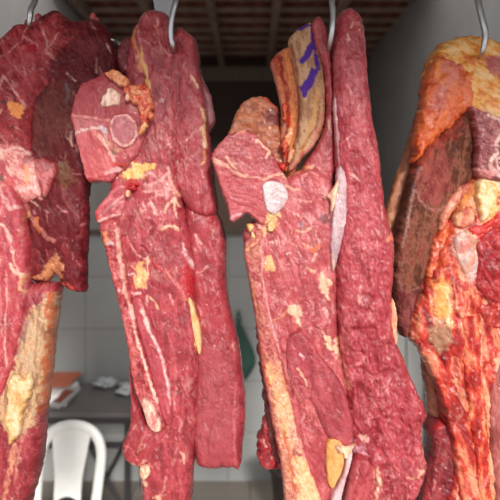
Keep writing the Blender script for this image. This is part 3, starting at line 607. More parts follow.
lobe('muscle', [(132, 300), (142, 296), (152, 316), (162, 345), (170, 375), (174, 402), (174, 422), (166, 424), (158, 402), (150, 372), (141, 340)], g, D2, CUT, base=.033, T=.022, w=9, col=(184, 80, 87), fib=74, seed=215, lump=.002, veins=(.15, SINEW, 8), marks=m2+[L([(146, 320), (156, 340), (164, 360), (169, 384), (171, 402)], 1.3, (238, 202, 194), .95, .6)], label='smooth cut muscle edged by a white sinew')
lobe('fat', [(188, 293), (192, 300), (197, 314), (201, 332), (202, 350), (198, 354), (194, 338), (191, 318)], g, D2, FAT, base=.03, T=.012, w=4, col=[(206, 160, 90), (228, 192, 128), (236, 206, 150)], seed=216, step=.7, label='long strip of yellow fat in the groove')
lobe('fat', [(140, 466), (146, 464), (151, 468), (149, 476), (144, 479), (140, 474)], g, D2, FAT, base=.04, T=.014, w=4, col=(232, 198, 160), seed=217, step=.7)


for (cx_, cy_, rx_, ry_, a_, c_, nm_) in (
    (146, 104, 3.5, 7, 20, [(196, 60, 44), (226, 130, 90), (236, 180, 140)], 'fat'), (150, 116, 3, 6, -10, [(206, 90, 50), (232, 160, 100)], 'fat'), (143, 128, 3, 7, 25, [(214, 140, 80), (236, 190, 130)], 'fat'),
    (136, 92, 6, 3.5, 10, [(220, 130, 80), (238, 186, 140)], 'fat'), (144, 88, 4, 3, -20, [(190, 40, 36), (216, 90, 60)], 'fat'), (128, 96, 2.5, 4, 10, [(226, 170, 130), (240, 206, 170)], 'fat')):
    ca_, sa_ = math.cos(math.radians(a_)), math.sin(math.radians(a_))
    lobe(nm_, [(cx_+rx_*math.cos(t)*ca_-ry_*math.sin(t)*sa_, cy_+rx_*math.cos(t)*sa_+ry_*math.sin(t)*ca_) for t in np.linspace(0, 2*math.pi, 9)[:-1]], g, D2, FAT, base=.070, T=.010, w=3, col=c_, fib=60, seed=int(cx_*3+cy_), step=.7, edge=1.2, lump=.003, lumpf=4, label='small lump in the ridge of orange red fat')
for (cx_, cy_, rx_, ry_, c_) in ((131, 187, 5, 4, (186, 28, 32)), (137, 184, 3.5, 3, (206, 60, 48)), (121, 165, 4, 3, (206, 70, 54)), (128, 193, 3, 4, (232, 180, 140))):
    lobe('gristle', [(cx_+rx_*math.cos(t), cy_+ry_*math.sin(t)) for t in np.linspace(0, 2*math.pi, 9)[:-1]], g, D2, MEAT, base=.050, T=.012, w=3.5, col=c_, seed=int(cx_*5), step=.7, edge=1.4, lump=.003, lumpf=4, label='small wet nodule under the shoulder block')
# ---------------------------------------------------------------- third cut
D3 = 1.13
g = group_root('beef cut with purple ink marks stamped on its tan rib lining', 330, 45, D3)
m3 = [
 # saw face
 L([(214, 160), (222, 165), (230, 168), (236, 174), (252, 178), (262, 180), (278, 174), (296, 172)], 1.7, (232, 178, 150), .9, .6), L([(257, 142), (264, 146), (269, 152), (266, 158)], 1.5, CREAM, .95, .6), L([(238, 133), (244, 132)], 1.5, (232, 160, 120), .8), L([(227, 158), (232, 164), (238, 172)], 1.4, CREAM, .8), B(246, 168, 1.6, (100, 30, 33), .9),
 P([(216, 168), (236, 176), (262, 182), (272, 204), (264, 218), (248, 216), (232, 218), (224, 196)], [(172, 72, 78), (196, 100, 102), (184, 84, 88)], .9, 2.5),
 L([(232, 218), (240, 214), (248, 216)], 2.6, (226, 170, 173), .95, .6), L([(248, 216), (256, 220), (262, 232), (262, 244)], 1.6, (232, 178, 160), .9, .6), P([(264, 218), (276, 212), (280, 216), (272, 228), (266, 236)], [(228, 176, 110), (240, 204, 150)], .95, 1.6, 1),
 L([(284, 176), (296, 173), (304, 168), (312, 166)], 2.4, [(222, 130, 90), (238, 190, 130)], .9, .8), B(284, 164, 5, (206, 44, 26), .9, .5), L([(300, 176), (308, 172), (316, 176)], 1.2, (232, 170, 160), .8),
 L([(286, 186), (292, 190), (298, 190)], 1.2, CREAM, .8), L([(290, 198), (298, 200), (310, 202)], 1, SINEW, .8), L([(284, 208), (296, 214), (304, 224)], 1, SINEW, .8),
 # ground of the big cut
 L([(262, 236), (262, 256), (262, 275), (266, 300), (272, 325), (278, 345)], 1.3, (230, 170, 166), .95, .6, .6), P([(263, 256), (268, 254), (273, 264), (268, 270), (264, 268)], [(228, 176, 100), (238, 200, 140)], .95, 1.5), L([(276, 254), (280, 262), (288, 262)], .8, SINEW, .8), L([(288, 252), (292, 262)], 1, SINEW, .8),
 L([(272, 318), (280, 314), (288, 306)], 1.2, (226, 160, 110), .9), L([(291, 290), (292, 298)], 1.2, (180, 50, 50), .9), P([(288, 308), (293, 303), (298, 308), (301, 318), (301, 325), (295, 322), (292, 316)], CREAM, 1, 1.3, 1), P([(318, 275), (323, 272), (328, 284), (327, 298), (322, 296)], CREAM, 1, 1.3, 1), L([(322, 306), (326, 314)], 1.5, SINEW, .9, .5), L([(306, 266), (312, 270)], 1.8, CREAM, .9), P([(324, 334), (330, 332), (332, 342), (338, 338), (334, 352), (330, 348)], [(238, 200, 150), (240, 216, 180)], 1, 1.2, 1),
 L([(302, 244), (308, 246), (312, 250), (318, 244)], 2, [(222, 110, 70), (236, 180, 130)], .95, .8), L([(296, 230), (302, 232), (308, 228)], 1.3, CREAM, .9, .5), L([(300, 222), (302, 228)], 1.6, (160, 140, 150), .9), L([(314, 252), (312, 258)], 1.6, CREAM, .9),
 P([(318, 216), (324, 212), (330, 216), (326, 224), (320, 222)], (112, 60, 63), .8, 2), L([(276, 340), (284, 360), (292, 382), (300, 398)], .8, SINEW, .7), L([(330, 350), (334, 356), (340, 350), (338, 342)], .7, SINEW, .8), L([(340, 350), (344, 368), (350, 382)], .7, SINEW, .7),
 L([(290, 286), (284, 300), (276, 316)], .7, SINEW, .5), L([(278, 230), (286, 240), (296, 246)], .8, SINEW, .7), L([(270, 244), (276, 240), (284, 242)], .8, SINEW, .7),
 L([(330, 236), (334, 250), (336, 268)], 1, (226, 170, 160), .6), L([(342, 355), (344, 372), (347, 386)], 2, [(226, 140, 110), (236, 180, 150)], .8, .6), L([(350, 362), (358, 358), (362, 352)], 2, (232, 150, 146), .7, .6),
 L([(373, 258), (374, 270), (372, 285)], .7, (206, 130, 133), .5), L([(384, 240), (388, 236), (390, 240)], 2, (228, 140, 100), .9, .6),
 L([(420, 422), (422, 440), (424, 460)], 1.8, [(232, 170, 130), (240, 200, 170)], .9), L([(404, 470), (414, 472), (420, 466)], 1.5, (236, 190, 150), .9, .5), L([(374, 460), (376, 478), (370, 494)], 2.2, CREAM, .9, .6), P([(350, 440), (360, 440), (364, 452), (356, 456)], [(206, 140, 146), (226, 180, 190)], .8, 2), L([(358, 430), (364, 434)], 2.4, (236, 180, 160), .8),
]
lobe('fat', [(224, 150), (230, 128), (238, 108), (250, 98), (264, 96), (272, 102), (279, 108), (280, 124), (284, 150), (284, 172), (262, 160), (245, 150)], g, D3, FAT, base=-.035, T=.025, w=11, col=[(150, 74, 48), (196, 118, 76), (208, 140, 96), (168, 100, 74)], fib=20, seed=301, lump=.006, lumpf=10, veins=(.3, CREAM, 8), label='tan fat knob behind the sawn face', marks=[L([(264, 98), (272, 104), (278, 112)], 3, (206, 66, 36), .9, 1), P([(268, 112), (278, 112), (281, 124), (270, 126), (266, 120)], (120, 44, 51), .8, 2.5), L([(228, 130), (240, 122), (250, 122)], 2, (190, 150, 120), .7), L([(262, 128), (272, 136), (276, 150)], 2.4, (206, 130, 100), .7)])
lobe('rib', [(270, 63), (276, 54), (288, 46), (292, 40), (299, 60), (301, 100), (299, 140), (296, 172), (284, 172), (280, 140), (281, 118), (278, 94), (273, 76)], g, D3, DRY, base=-.02, T=.018, w=9, col=[(170, 78, 56), (206, 140, 96), (190, 100, 70)], fib=86, fibf=(60, 3.4), fiba=.003, seed=302, label='ribs with tan and red bands', marks=[L([(272, 66), (277, 84), (281, 104), (284, 130), (284, 160)], 1.6, (196, 140, 116), .8), L([(279, 58), (283, 80), (287, 104), (288, 130)], 2.4, (140, 40, 34), .9), L([(286, 52), (290, 80), (293, 110), (292, 140)], 2.2, (224, 150, 88), .9, .6), L([(286, 106), (290, 130), (284, 150), (290, 162)], 3, (206, 62, 38), .8, .8), L([(292, 118), (290, 136), (292, 150)], 2.4, (232, 160, 96), .8, 1)])
RP = lobe('rib_lining', [(289, 41), (296, 31), (304, 25), (312, 24), (318, 44), (323, 66), (326, 95), (324, 125), (316, 145), (304, 158), (292, 172), (287, 170), (292, 150), (297, 125), (297, 95), (293, 66)], g, D3, DRY, base=-.012, T=.03, w=14, col=[(158, 120, 88), (188, 154, 116), (204, 172, 132)], fib=84, fibf=(50, 4), fiba=.002, seed=303, lump=.002, label='tan dried lining with purple ink', marks=[
   L([(291, 46), (296, 70), (299, 100), (298, 135), (292, 166)], 1.5, (136, 88, 64), .8), L([(316, 92), (314, 115), (308, 135), (300, 152)], 2.4, (206, 160, 92), .8), L([(324, 70), (326, 100), (322, 124), (312, 146), (300, 160), (292, 168)], 3.2, [(196, 84, 78), (220, 150, 130)], .8, .8), L([(318, 110), (314, 130), (300, 150)], 1.2, (130, 70, 48), .7), B(323.5, 62, 3, (160, 30, 32), .9),
   L([(300, 32), (305, 28), (310, 28), (311.5, 34), (312, 45)], 2.6, (80, 48, 140), 1, 0, .4), L([(311, 46), (309, 54), (305, 60), (302, 63)], 4.0, (84, 50, 146), 1, 0, .4), L([(312, 44), (314.5, 54), (316, 66), (315.5, 74)], 2.8, (80, 48, 140), 1, 0, .4), L([(315, 74), (310, 82), (304, 88)], 5.3, (84, 50, 146), 1, 0, .4), L([(304, 86), (302.5, 93), (302.5, 97)], 3.4, (84, 50, 146), 1, 0, .4)])
lobe('muscle', [(311, 26), (317, 17), (324, 22), (329, 40), (332, 70), (334, 110), (335, 150), (333, 195), (324, 205), (310, 190), (302, 168), (314, 150), (324, 125), (326, 95), (322, 66), (314, 44)], g, D3, MEAT, base=.002, T=.03, w=11, col=(176, 72, 76), fib=86, seed=304, lump=.003, veins=(.3, SINEW, 7), marks=m3)
lobe('loin_muscle', [(333, 60), (334, 32), (338, 15), (348, 8), (358, 13), (364, 26), (367, 60), (369, 85), (373, 120), (379, 150), (383, 190), (388, 220), (394, 240), (394, 270), (392, 300), (394, 335), (404, 358), (414, 384), (427, 412), (422, 424), (424, 450), (427, 468), (420, 484), (410, 510), (400, 545), (346, 545), (342, 500), (348, 450), (346, 400), (338, 345), (334, 290), (335, 200), (333, 120)],
     g, D3, MEAT, base=.01, T=.055, w=28, col=[(146, 46, 55), (168, 58, 67), (182, 72, 80), (196, 94, 98)], fib=78, seed=305, lumpf=14, lump=.003, lumpy=(200, 380, 3.4, 6), fiba=.0014, fine=.0009, veins=(.5, (226, 164, 156), 4), marks=m3+[L([(336, 40), (335, 80), (335, 110)], 1.6, (196, 110, 110), .6), L([(360, 18), (366, 34), (367, 44)], 2, (226, 150, 120), .8)])
lobe('muscle', [(244, 228), (262, 214), (280, 182), (305, 168), (325, 174), (335, 195), (337, 260), (338, 330), (348, 395), (352, 440), (346, 475), (334, 510), (322, 545), (284, 545), (286, 500), (282, 450), (270, 400), (262, 350), (254, 310), (247, 275), (243, 245)], g, D3, MEAT, base=.012, T=.048, w=22, col=[(156, 60, 66), (178, 76, 80), (192, 90, 93), (206, 116, 116)], fib=76, seed=306, lump=.004, lumpf=14, veins=(.62, (228, 172, 164), 7), marks=m3)
S3 = lobe('shoulder_block', [(212, 158), (218, 146), (226, 137), (240, 130), (252, 132), (262, 140), (272, 150), (279, 164), (286, 176), (298, 184), (298, 200), (284, 216), (264, 226), (254, 219), (246, 214), (238, 220), (231, 222), (226, 204), (219, 182)], g, D3, CUT, base=.040, tilt=(-.00035, 0), T=.026, Tb=.07, w=9, p=3, col=[(160, 60, 67), (180, 78, 82), (194, 96, 98)], fib=15, seed=307, speck=.7, lump=.002, edge=.6, veins=(.3, (220, 150, 144), 8), marks=m3, label='sawn face of bone and meat')
lobe('joint_bone', [(262, 186), (269, 181), (279, 182), (287, 190), (288, 201), (282, 209), (274, 215), (267, 210), (263, 198)], S3.ob, D3, BONE, on=S3, T=.007, w=6, col=[(200, 178, 176), (216, 204, 202), (220, 212, 210)], lump=.001, seed=308, step=.7, edge=.6, label='white knuckle of bone')
lobe('rib_edge', [(243, 246), (250, 236), (260, 228), (264, 240), (263, 268), (266, 300), (273, 330), (281, 360), (289, 392), (297, 424), (310, 465), (322, 500), (328, 545), (286, 545), (284, 494), (278, 452), (273, 428), (266, 392), (259, 346), (253, 306), (247, 272)], g, D3, CUT, grain=.5, base=.045, T=.022, w=8, col=[(160, 64, 65), (186, 92, 86), (204, 120, 108), (178, 96, 70)], fib=74, fibf=(6, 2.4), fiba=.002, seed=309, speck=.6, lump=.003, lumpf=6, veins=(.4, CREAM, 6), label='long cut edge of bone and fat down the left side', marks=[
   L([(262, 240), (262, 262), (264, 292), (270, 322), (276, 342)], 1.5, (232, 180, 172), .95, .6, .5), L([(246, 250), (254, 244), (260, 238)], 1.2, (228, 170, 120), .9), L([(250, 278), (256, 305), (262, 335)], 2.2, [(150, 80, 60), (196, 140, 90)], .7, .5), L([(257, 335), (263, 362), (268, 385)], 2.0, (206, 60, 36), .8),
   L([(268, 360), (274, 388), (282, 416), (286, 440)], 4.2, [(214, 140, 70), (236, 180, 100), (240, 200, 140)], .9, 1), P([(280, 390), (294, 394), (300, 412), (292, 426), (280, 416)], [(226, 160, 120), (240, 206, 160)], .8, 3), P([(290, 424), (310, 412), (324, 430), (326, 456), (316, 462), (300, 452), (292, 440)], [(168, 70, 78), (206, 116, 116), (232, 186, 170), (180, 90, 96)], .9, 3),
   P([(270, 366), (284, 362), (296, 396), (300, 430), (298, 460), (320, 545), (286, 545), (284, 470), (278, 430)], [(222, 150, 90), (240, 196, 130), (246, 216, 170), (196, 96, 80)], .55, 6, .8), P([(296, 452), (312, 466), (320, 500), (318, 545), (296, 545), (296, 490)], [(232, 180, 120), (242, 214, 160), (236, 196, 150)], .95, 3, 1), L([(302, 450), (312, 470), (322, 490)], 1.4, (236, 170, 150), .8), L([(284, 430), (290, 460), (294, 490)], 2.0, (196, 90, 70), .8)])
lobe('muscle', [(256, 326), (262, 345), (268, 385), (276, 420), (282, 455), (276, 462), (268, 440), (264, 410), (260, 370)], g, D3, MEAT, base=-.005, T=.03, w=7, col=[(84, 26, 28), (112, 36, 37), (140, 60, 44)], seed=310, lump=.003, edge=1.8, label='dark dried edge strip')
lobe('flap', [(272, 406), (265, 420), (260, 432), (256, 447), (258, 458), (263, 468), (278, 469), (290, 466), (294, 450), (288, 430), (280, 412)], g, D3, MEAT, base=-.01, T=.03, w=12, col=[(136, 28, 38), (166, 44, 53), (190, 80, 78)], fib=100, seed=311, lump=.005, lumpf=9, edge=2.4, marks=[L([(280, 440), (286, 452), (290, 464)], 2, (206, 120, 90), .7)], veins=(.3, SINEW, 6), label='ragged red flap behind the cut edge')
lobe('muscle', [(286, 338), (296, 328), (308, 334), (322, 356), (336, 372), (346, 394), (353, 420), (353, 440), (346, 447), (336, 442), (326, 436), (316, 416), (308, 398), (300, 404), (292, 392), (286, 366)], g, D3, MEAT, base=.045, T=.024, w=12, col=(176, 74, 80), fib=70, seed=312, lump=.003, veins=(.45, (226, 170, 166), 7), marks=m3+[B(301, 354, 2, (232, 196, 196)), L([(297, 366), (302, 374), (306, 384)], 1.3, (236, 196, 160), .9), L([(310, 366), (312, 384), (310, 394)], .7, (120, 40, 46), .8)], label='tongue shaped muscle')
lobe('fat', [(325, 452), (326, 442), (332, 437), (340, 440), (345, 452), (343, 468), (337, 482), (332, 489), (327, 482), (326, 468)], g, D3, FAT, base=.058, T=.012, w=6, col=[(204, 148, 74), (222, 172, 96), (226, 182, 110)], fib=86, seed=313, step=.7, lump=.001, label='smooth yellow fat')
lobe('fat', [(333, 438), (338, 444), (346, 446), (356, 444), (352, 452), (345, 458), (344, 452), (337, 452)], g, D3, FAT, base=.068, T=.010, w=4, col=(238, 204, 164), seed=314, step=.7, edge=1.6, lump=.003, lumpf=5, label='cream scrap of fat')
lobe('tendon', [(347, 450), (353, 446), (351, 462), (346, 480), (340, 505), (335, 540), (324, 540), (330, 500), (338, 482), (344, 466)], g, D3, BONE, base=.055, T=.016, w=5, col=[(206, 168, 166), (226, 194, 194), (232, 208, 206)], fib=100, seed=315, step=.8, label='pale tendon')
lobe('muscle', [(352, 462), (360, 455), (372, 462), (375, 478), (366, 505), (356, 545), (336, 545), (344, 500)], g, D3, MEAT, base=.055, T=.022, w=9, col=[(150, 44, 52), (176, 64, 70), (196, 100, 102)], fib=105, seed=316, veins=(.2, SINEW, 7), marks=m3)
lobe('silverskin', [(336, 172), (341, 165), (346, 178), (347, 200), (346, 224), (341, 246), (337, 262), (333, 272), (330, 262), (330, 240), (332, 214), (335, 192)], g, D3, BONE, base=.050, T=.014, w=6, col=[(176, 146, 150), (200, 174, 176), (214, 192, 192)], fib=86, fibf=(40, 2.2), seed=317, step=.7, lump=.001, label='pale silvery strip of sinew', marks=[L([(331, 254), (333, 270)], 2.2, CREAM, .8)])
lobe('silverskin', [(333, 100), (336, 94), (338, 120), (341, 145), (345, 170), (340, 178), (336, 150), (334, 124)], g, D3, BONE, base=.040, T=.010, w=4, col=[(160, 100, 104), (190, 140, 142)], seed=318, step=.7, label='narrow upper end of the silvery sinew')
lobe('fat', [(327, 196), (334, 186), (339, 178), (337, 194), (334, 208), (331, 212), (330, 200)], g, D3, FAT, base=.062, T=.008, w=4, col=(232, 202, 160), seed=319, step=.7)
lobe('fat', [(389, 304), (392, 298), (396, 308), (397, 325), (397, 342), (394, 354), (391, 340), (388, 322)], g, D3, FAT, base=.015, T=.014, w=4, col=[(222, 150, 110), (236, 186, 146), (240, 200, 170)], seed=320, step=.7, label='peach fat on the right edge')


for (cx_, cy_, rx_, ry_, a_, c_) in ((285, 112, 3, 9, -4, [(190, 50, 36), (222, 110, 70)]), (289, 136, 3.5, 10, 6, [(226, 140, 84), (238, 186, 130)]), (284, 146, 3, 8, 0, [(196, 56, 40), (220, 120, 80)]), (291, 156, 3, 7, 14, [(222, 150, 96), (234, 186, 140)]), (283, 167, 5, 3.5, 10, [(186, 28, 20), (212, 60, 36)]),
                                (250, 227, 3.5, 5, 20, [(226, 176, 96), (242, 214, 140)]), (253, 236, 3, 5, -20, [(226, 180, 110), (240, 210, 150)]), (272, 226, 4, 6, 30, [(230, 180, 110), (242, 210, 150)])):
    ca_, sa_ = math.cos(math.radians(a_)), math.sin(math.radians(a_))
    lobe('fat', [(cx_+rx_*math.cos(t)*ca_-ry_*math.sin(t)*sa_, cy_+rx_*math.cos(t)*sa_+ry_*math.sin(t)*ca_) for t in np.linspace(0, 2*math.pi, 9)[:-1]], g, D3, FAT, base=.004 if cy_ < 200 else .058, T=.012, w=3.5, col=c_, fib=80, seed=int(cx_*3+cy_), step=.7, edge=1.4, lump=.003, lumpf=4)
# ---------------------------------------------------------------- fourth cut
D4 = 1.22
g = group_root('beef cut at the far right with an orange yellow fat cap and browned dry side', 481, 55, D4)
MESS = [(116, 14, 18), (166, 34, 30), (196, 54, 44), (212, 92, 64), (232, 164, 120), (182, 44, 38)]
lobe('fat', [(384, 222), (390, 192), (398, 170), (408, 140), (417, 112), (426, 92), (432, 110), (426, 150), (414, 190), (400, 240), (392, 250)], g, D4, FAT, base=-.03, T=.02, w=9, col=[(140, 80, 44), (176, 108, 62), (196, 136, 92)], fib=110, seed=401, veins=(.3, (210, 160, 130), 7), label='tan fat sheet on the left edge')
lobe('fat_cap', [(426, 66), (438, 46), (452, 39), (468, 36), (484, 38), (500, 42), (545, 42), (545, 150), (510, 142), (490, 130), (470, 118), (452, 116), (430, 112), (424, 90)], g, D4, FAT, base=0, T=.05, w=22, col=[(214, 118, 30), (238, 162, 58), (246, 190, 92), (246, 212, 146)], fib=30, seed=402, edge=1.5, lump=.005, lumpf=9, veins=(.4, (244, 214, 160), 7), label='orange yellow fat cap', marks=[P([(478, 62), (486, 58), (500, 66), (520, 74), (520, 90), (496, 84), (482, 76)], [(182, 88, 92), (206, 120, 118)], .9, 2.5), L([(496, 56), (520, 60)], 3, (216, 140, 50), .7)])
lobe('fat_side', [(424, 84), (430, 66), (436, 55), (446, 58), (458, 62), (468, 70), (475, 80), (472, 98), (468, 112), (452, 126), (434, 144), (420, 158), (412, 162), (414, 134), (420, 108)], g, D4, FAT, base=.02, T=.036, w=16, col=[(190, 66, 22), (220, 98, 34), (234, 130, 56), (226, 116, 72)], fib=110, seed=403, edge=1.8, lump=.004, lumpf=9, veins=(.2, (240, 180, 120), 7), label='orange side of the fat cap', marks=[P([(438, 62), (452, 60), (456, 74), (444, 96), (434, 116), (430, 100), (440, 80)], [(206, 104, 84), (226, 146, 120), (216, 120, 96)], .85, 3), L([(436, 62), (434, 76), (440, 84)], 2.2, (236, 150, 60), .8)])
lobe('dry_muscle', [(470, 106), (474, 130), (475, 160), (474, 178), (458, 196), (446, 218), (434, 250), (424, 285), (416, 312), (408, 336), (399, 330), (392, 300), (392, 262), (398, 228), (408, 186), (414, 162), (428, 142), (446, 126)], g, D4, DRY, base=.012, T=.045, w=26, col=[(82, 46, 34), (118, 74, 54), (142, 96, 74), (128, 60, 50)], fib=100, seed=404, edge=1.4, lump=.003, fine=.001, label='browned dry muscle', marks=[P([(412, 160), (428, 140), (446, 126), (462, 114), (458, 130), (440, 146), (424, 166), (414, 184)], [(150, 58, 50), (188, 96, 76)], .8, 4), L([(474, 176), (458, 196), (446, 218), (434, 250), (424, 285)], 5, [(150, 58, 54), (186, 100, 84)], .8, 1),P([(424, 168), (438, 150), (446, 166), (440, 200), (424, 206), (418, 190)], [(136, 52, 52), (166, 90, 82)], .7, 5), L([(413, 190), (416, 200), (424, 208), (434, 212), (442, 206)], 1.3, (176, 120, 110), .8, .6), L([(418, 168), (412, 186), (408, 204), (404, 228), (400, 246)], 1.5, (180, 146, 138), .8, .8), L([(402, 252), (396, 280), (400, 290), (416, 286)], 1.0, (160, 110, 104), .6), P([(392, 290), (408, 290), (416, 300), (408, 336), (398, 330)], [(112, 48, 51), (150, 84, 85)], .7, 4), L([(470, 112), (462, 124), (452, 134)], 2, (92, 52, 44), .7)])
m4 = [
 P([(452, 190), (466, 180), (476, 186), (478, 200), (466, 210), (452, 216), (446, 206)], [(206, 120, 60), (228, 166, 84), (220, 140, 100)], .85, 3), P([(478, 178), (496, 182), (494, 196), (488, 214), (480, 220), (477, 200)], [(234, 190, 110), (244, 220, 150), (244, 226, 180)], .95, 2.5, 1), L([(466, 204), (474, 198), (480, 204)], 2, (226, 170, 130), .8),
 P([(490, 214), (482, 226), (468, 230), (470, 240), (486, 236), (500, 216)], (214, 44, 30), .85, 3), P([(440, 226), (450, 222), (446, 250), (440, 268), (432, 262)], [(206, 80, 40), (226, 130, 70)], .8, 3),
 P([(450, 234), (462, 230), (472, 242), (474, 258), (470, 276), (462, 274), (454, 262), (452, 250)], [(206, 150, 116), (226, 190, 160), (196, 170, 160)], .95, 3), P([(455, 258), (470, 250), (474, 262), (468, 278), (458, 270)], [(186, 160, 152), (206, 186, 176)], .8, 3),
 P([(478, 232), (500, 222), (520, 230), (520, 300), (490, 300), (470, 288), (474, 264), (480, 250)], [(146, 22, 28), (176, 36, 40), (200, 64, 62)], .9, 4), P([(500, 230), (520, 230), (520, 300), (498, 290)], (168, 20, 24), .6, 4),
 P([(432, 280), (440, 276), (446, 300), (446, 320), (438, 320), (430, 300)], [(226, 140, 60), (240, 190, 100)], .9, 3), L([(440, 286), (446, 300), (444, 316), (440, 322)], 2, (246, 220, 160), .9, 1), P([(428, 318), (442, 322), (446, 340), (440, 350), (430, 340)], [(176, 140, 104), (200, 160, 120)], .85, 3),
 B(460, 340, 5, (206, 30, 20), .9), P([(448, 336), (456, 330), (460, 348), (452, 356)], (168, 22, 24), .8, 3), L([(486, 312), (494, 318), (506, 314)], 2.4, (130, 26, 36), .9), B(489, 316, 2, (200, 170, 190), .7), P([(492, 350), (500, 344), (502, 380), (494, 378), (488, 364)], [(230, 180, 140), (240, 200, 176)], .85, 3),
 L([(478, 300), (474, 330), (474, 360), (480, 390), (482, 430), (486, 480), (490, 530)], 2.6, [(232, 160, 110), (242, 196, 150)], .7, .8), L([(466, 400), (470, 440), (474, 480), (478, 530)], 5, (212, 56, 34), .75, .6), L([(444, 376), (456, 388), (462, 402)], 4, [(232, 150, 110), (242, 196, 150)], .7, .8), L([(488, 400), (490, 440), (494, 500)], 1.6, (240, 190, 150), .8),
 L([(456, 430), (460, 446), (462, 460)], 3, (176, 140, 160), .6), L([(408, 320), (418, 334), (430, 350), (440, 372), (448, 396)], 2.4, (206, 60, 46), .7, 1),
]
lobe('rib_side', [(474, 174), (490, 168), (545, 168), (545, 545), (430, 545), (440, 500), (446, 470), (446, 440), (440, 405), (434, 376), (426, 358), (416, 346), (408, 334), (412, 308), (422, 284), (434, 248), (446, 216), (460, 192)], g, D4, MEAT, base=.02, T=.05, w=24, col=MESS, fib=78, grain=.08, seed=405, edge=1.5, nscale=1.9, lump=.008, lumpf=13, fiba=.0015, fine=.001, veins=(.4, (244, 200, 170), 7), marks=m4, label='raw inner side in bright red and cream')
lobe('sawn_face', [(470, 107), (482, 111), (496, 116), (510, 124), (545, 130), (545, 200), (510, 186), (494, 182), (480, 178), (474, 172), (476, 150), (474, 130)], g, D4, CUT, base=.055, T=.022, w=7, p=3, col=[(128, 52, 55), (156, 78, 79), (180, 106, 100)], fib=50, seed=406, speck=.9, fine=.001, marks=[L([(486, 116), (496, 120), (502, 128)], 1.8, (234, 196, 180), .9), L([(500, 134), (494, 142), (494, 154), (488, 160), (488, 170), (500, 178)], 2.0, (236, 206, 190), .95, .8), L([(500, 156), (494, 160), (495, 168), (502, 174)], 1.5, (240, 214, 196), .9, .6), L([(474, 168), (484, 172), (494, 174)], 2, (226, 150, 146), .8), L([(498, 140), (494, 148)], 1, (120, 60, 40), .9)], label='sawn maroon face with white bone rings')
lobe('muscle', [(424, 470), (428, 448), (426, 428), (434, 418), (446, 420), (458, 432), (464, 456), (464, 500), (460, 545), (412, 545), (417, 505)], g, D4, MEAT, base=.01, T=.05, w=18, col=[(104, 24, 32), (140, 42, 50), (164, 66, 70)], fib=84, seed=407, lump=.006, lumpf=10, marks=[L([(430, 424), (440, 418)], 3, (206, 56, 56), .8, 1), L([(456, 440), (460, 460), (462, 500)], 2.4, (176, 130, 140), .6), L([(424, 440), (426, 470), (422, 500)], 1.5, (206, 80, 83), .8)], veins=(.25, SINEW, 7), label='maroon muscle at the lower left')
lobe('fat', [(423, 352), (430, 362), (438, 380), (442, 405), (440, 424), (432, 424), (428, 410), (426, 392), (422, 372)], g, D4, FAT, base=0, T=.02, w=8, col=[(150, 82, 60), (190, 124, 92), (210, 150, 120)], seed=408, lump=.004, lumpf=8, label='tan fat strip', veins=(.3, (206, 70, 60), 7))
lobe('flank', [(490, 372), (498, 356), (512, 350), (545, 350), (545, 545), (496, 545), (492, 500), (486, 450), (485, 400)], g, D4, MEAT, base=.045, T=.035, w=12, col=[(136, 60, 56), (170, 88, 80), (190, 116, 104)], fib=84, fibf=(40, 4), fiba=.002, seed=409, veins=(.3, (220, 160, 140), 7), label='paler smooth flank at the right')

lobe('muscle', [(474, 244), (482, 232), (494, 226), (512, 226), (520, 260), (516, 300), (496, 304), (480, 296), (470, 284), (474, 264)], g, D4, MEAT, base=.05, T=.026, w=12, col=[(124, 14, 24), (166, 28, 36), (190, 56, 52)], fib=60, seed=420, lump=.006, lumpf=9, veins=(.3, (226, 130, 110), 6), label='deep red muscle knot')
lobe('cartilage', [(452, 236), (460, 230), (470, 238), (475, 256), (472, 272), (464, 276), (456, 266), (452, 252)], g, D4, BONE, base=.048, T=.026, w=9, col=[(206, 150, 120), (214, 180, 160), (186, 164, 156)], fib=80, seed=421, lump=.003, lumpf=9, label='pale grey cartilage', marks=[P([(456, 240), (466, 236), (468, 250), (458, 254)], (206, 110, 86), .7, 3)])
lobe('fat', [(430, 282), (436, 274), (446, 282), (450, 300), (448, 318), (440, 324), (434, 316), (430, 300)], g, D4, FAT, base=.035, T=.022, w=7, col=[(206, 100, 44), (228, 150, 70), (240, 196, 110)], fib=84, seed=422, lump=.005, lumpf=6, edge=1.4, label='amber fat lump')
lobe('membrane', [(426, 318), (436, 322), (447, 324), (450, 340), (446, 356), (438, 352), (430, 340)], g, D4, FAT, base=.034, T=.016, w=7, col=[(150, 110, 84), (180, 146, 112), (196, 166, 132)], fib=84, seed=423, lump=.002, label='tan membrane')
lobe('rib', [(416, 338), (428, 344), (440, 358), (452, 380), (462, 404), (472, 440), (480, 490), (486, 545), (466, 545), (458, 500), (452, 450), (444, 414), (434, 384), (424, 360)], g, D4, MEAT, base=.05, T=.026, w=10, col=[(150, 26, 24), (188, 48, 38), (212, 84, 58), (234, 160, 120)], fib=72, fibf=(22, 4), grain=.1, edge=1.4, nscale=1.5, seed=424, lump=.004, lumpf=8, veins=(.3, (244, 206, 176), 6), label='red and cream rib running down')
lobe('rib', [(462, 320), (474, 316), (480, 340), (482, 380), (486, 420), (490, 480), (494, 545), (480, 545), (476, 490), (470, 440), (466, 400), (460, 360)], g, D4, MEAT, base=.054, T=.024, w=9, col=[(158, 28, 22), (198, 52, 36), (220, 92, 58), (238, 168, 120)], fib=86, fibf=(26, 4), grain=.1, edge=1.4, nscale=1.5, seed=425, lump=.004, lumpf=8, veins=(.3, (244, 206, 176), 6), label='orange red rib beside the smooth flank')
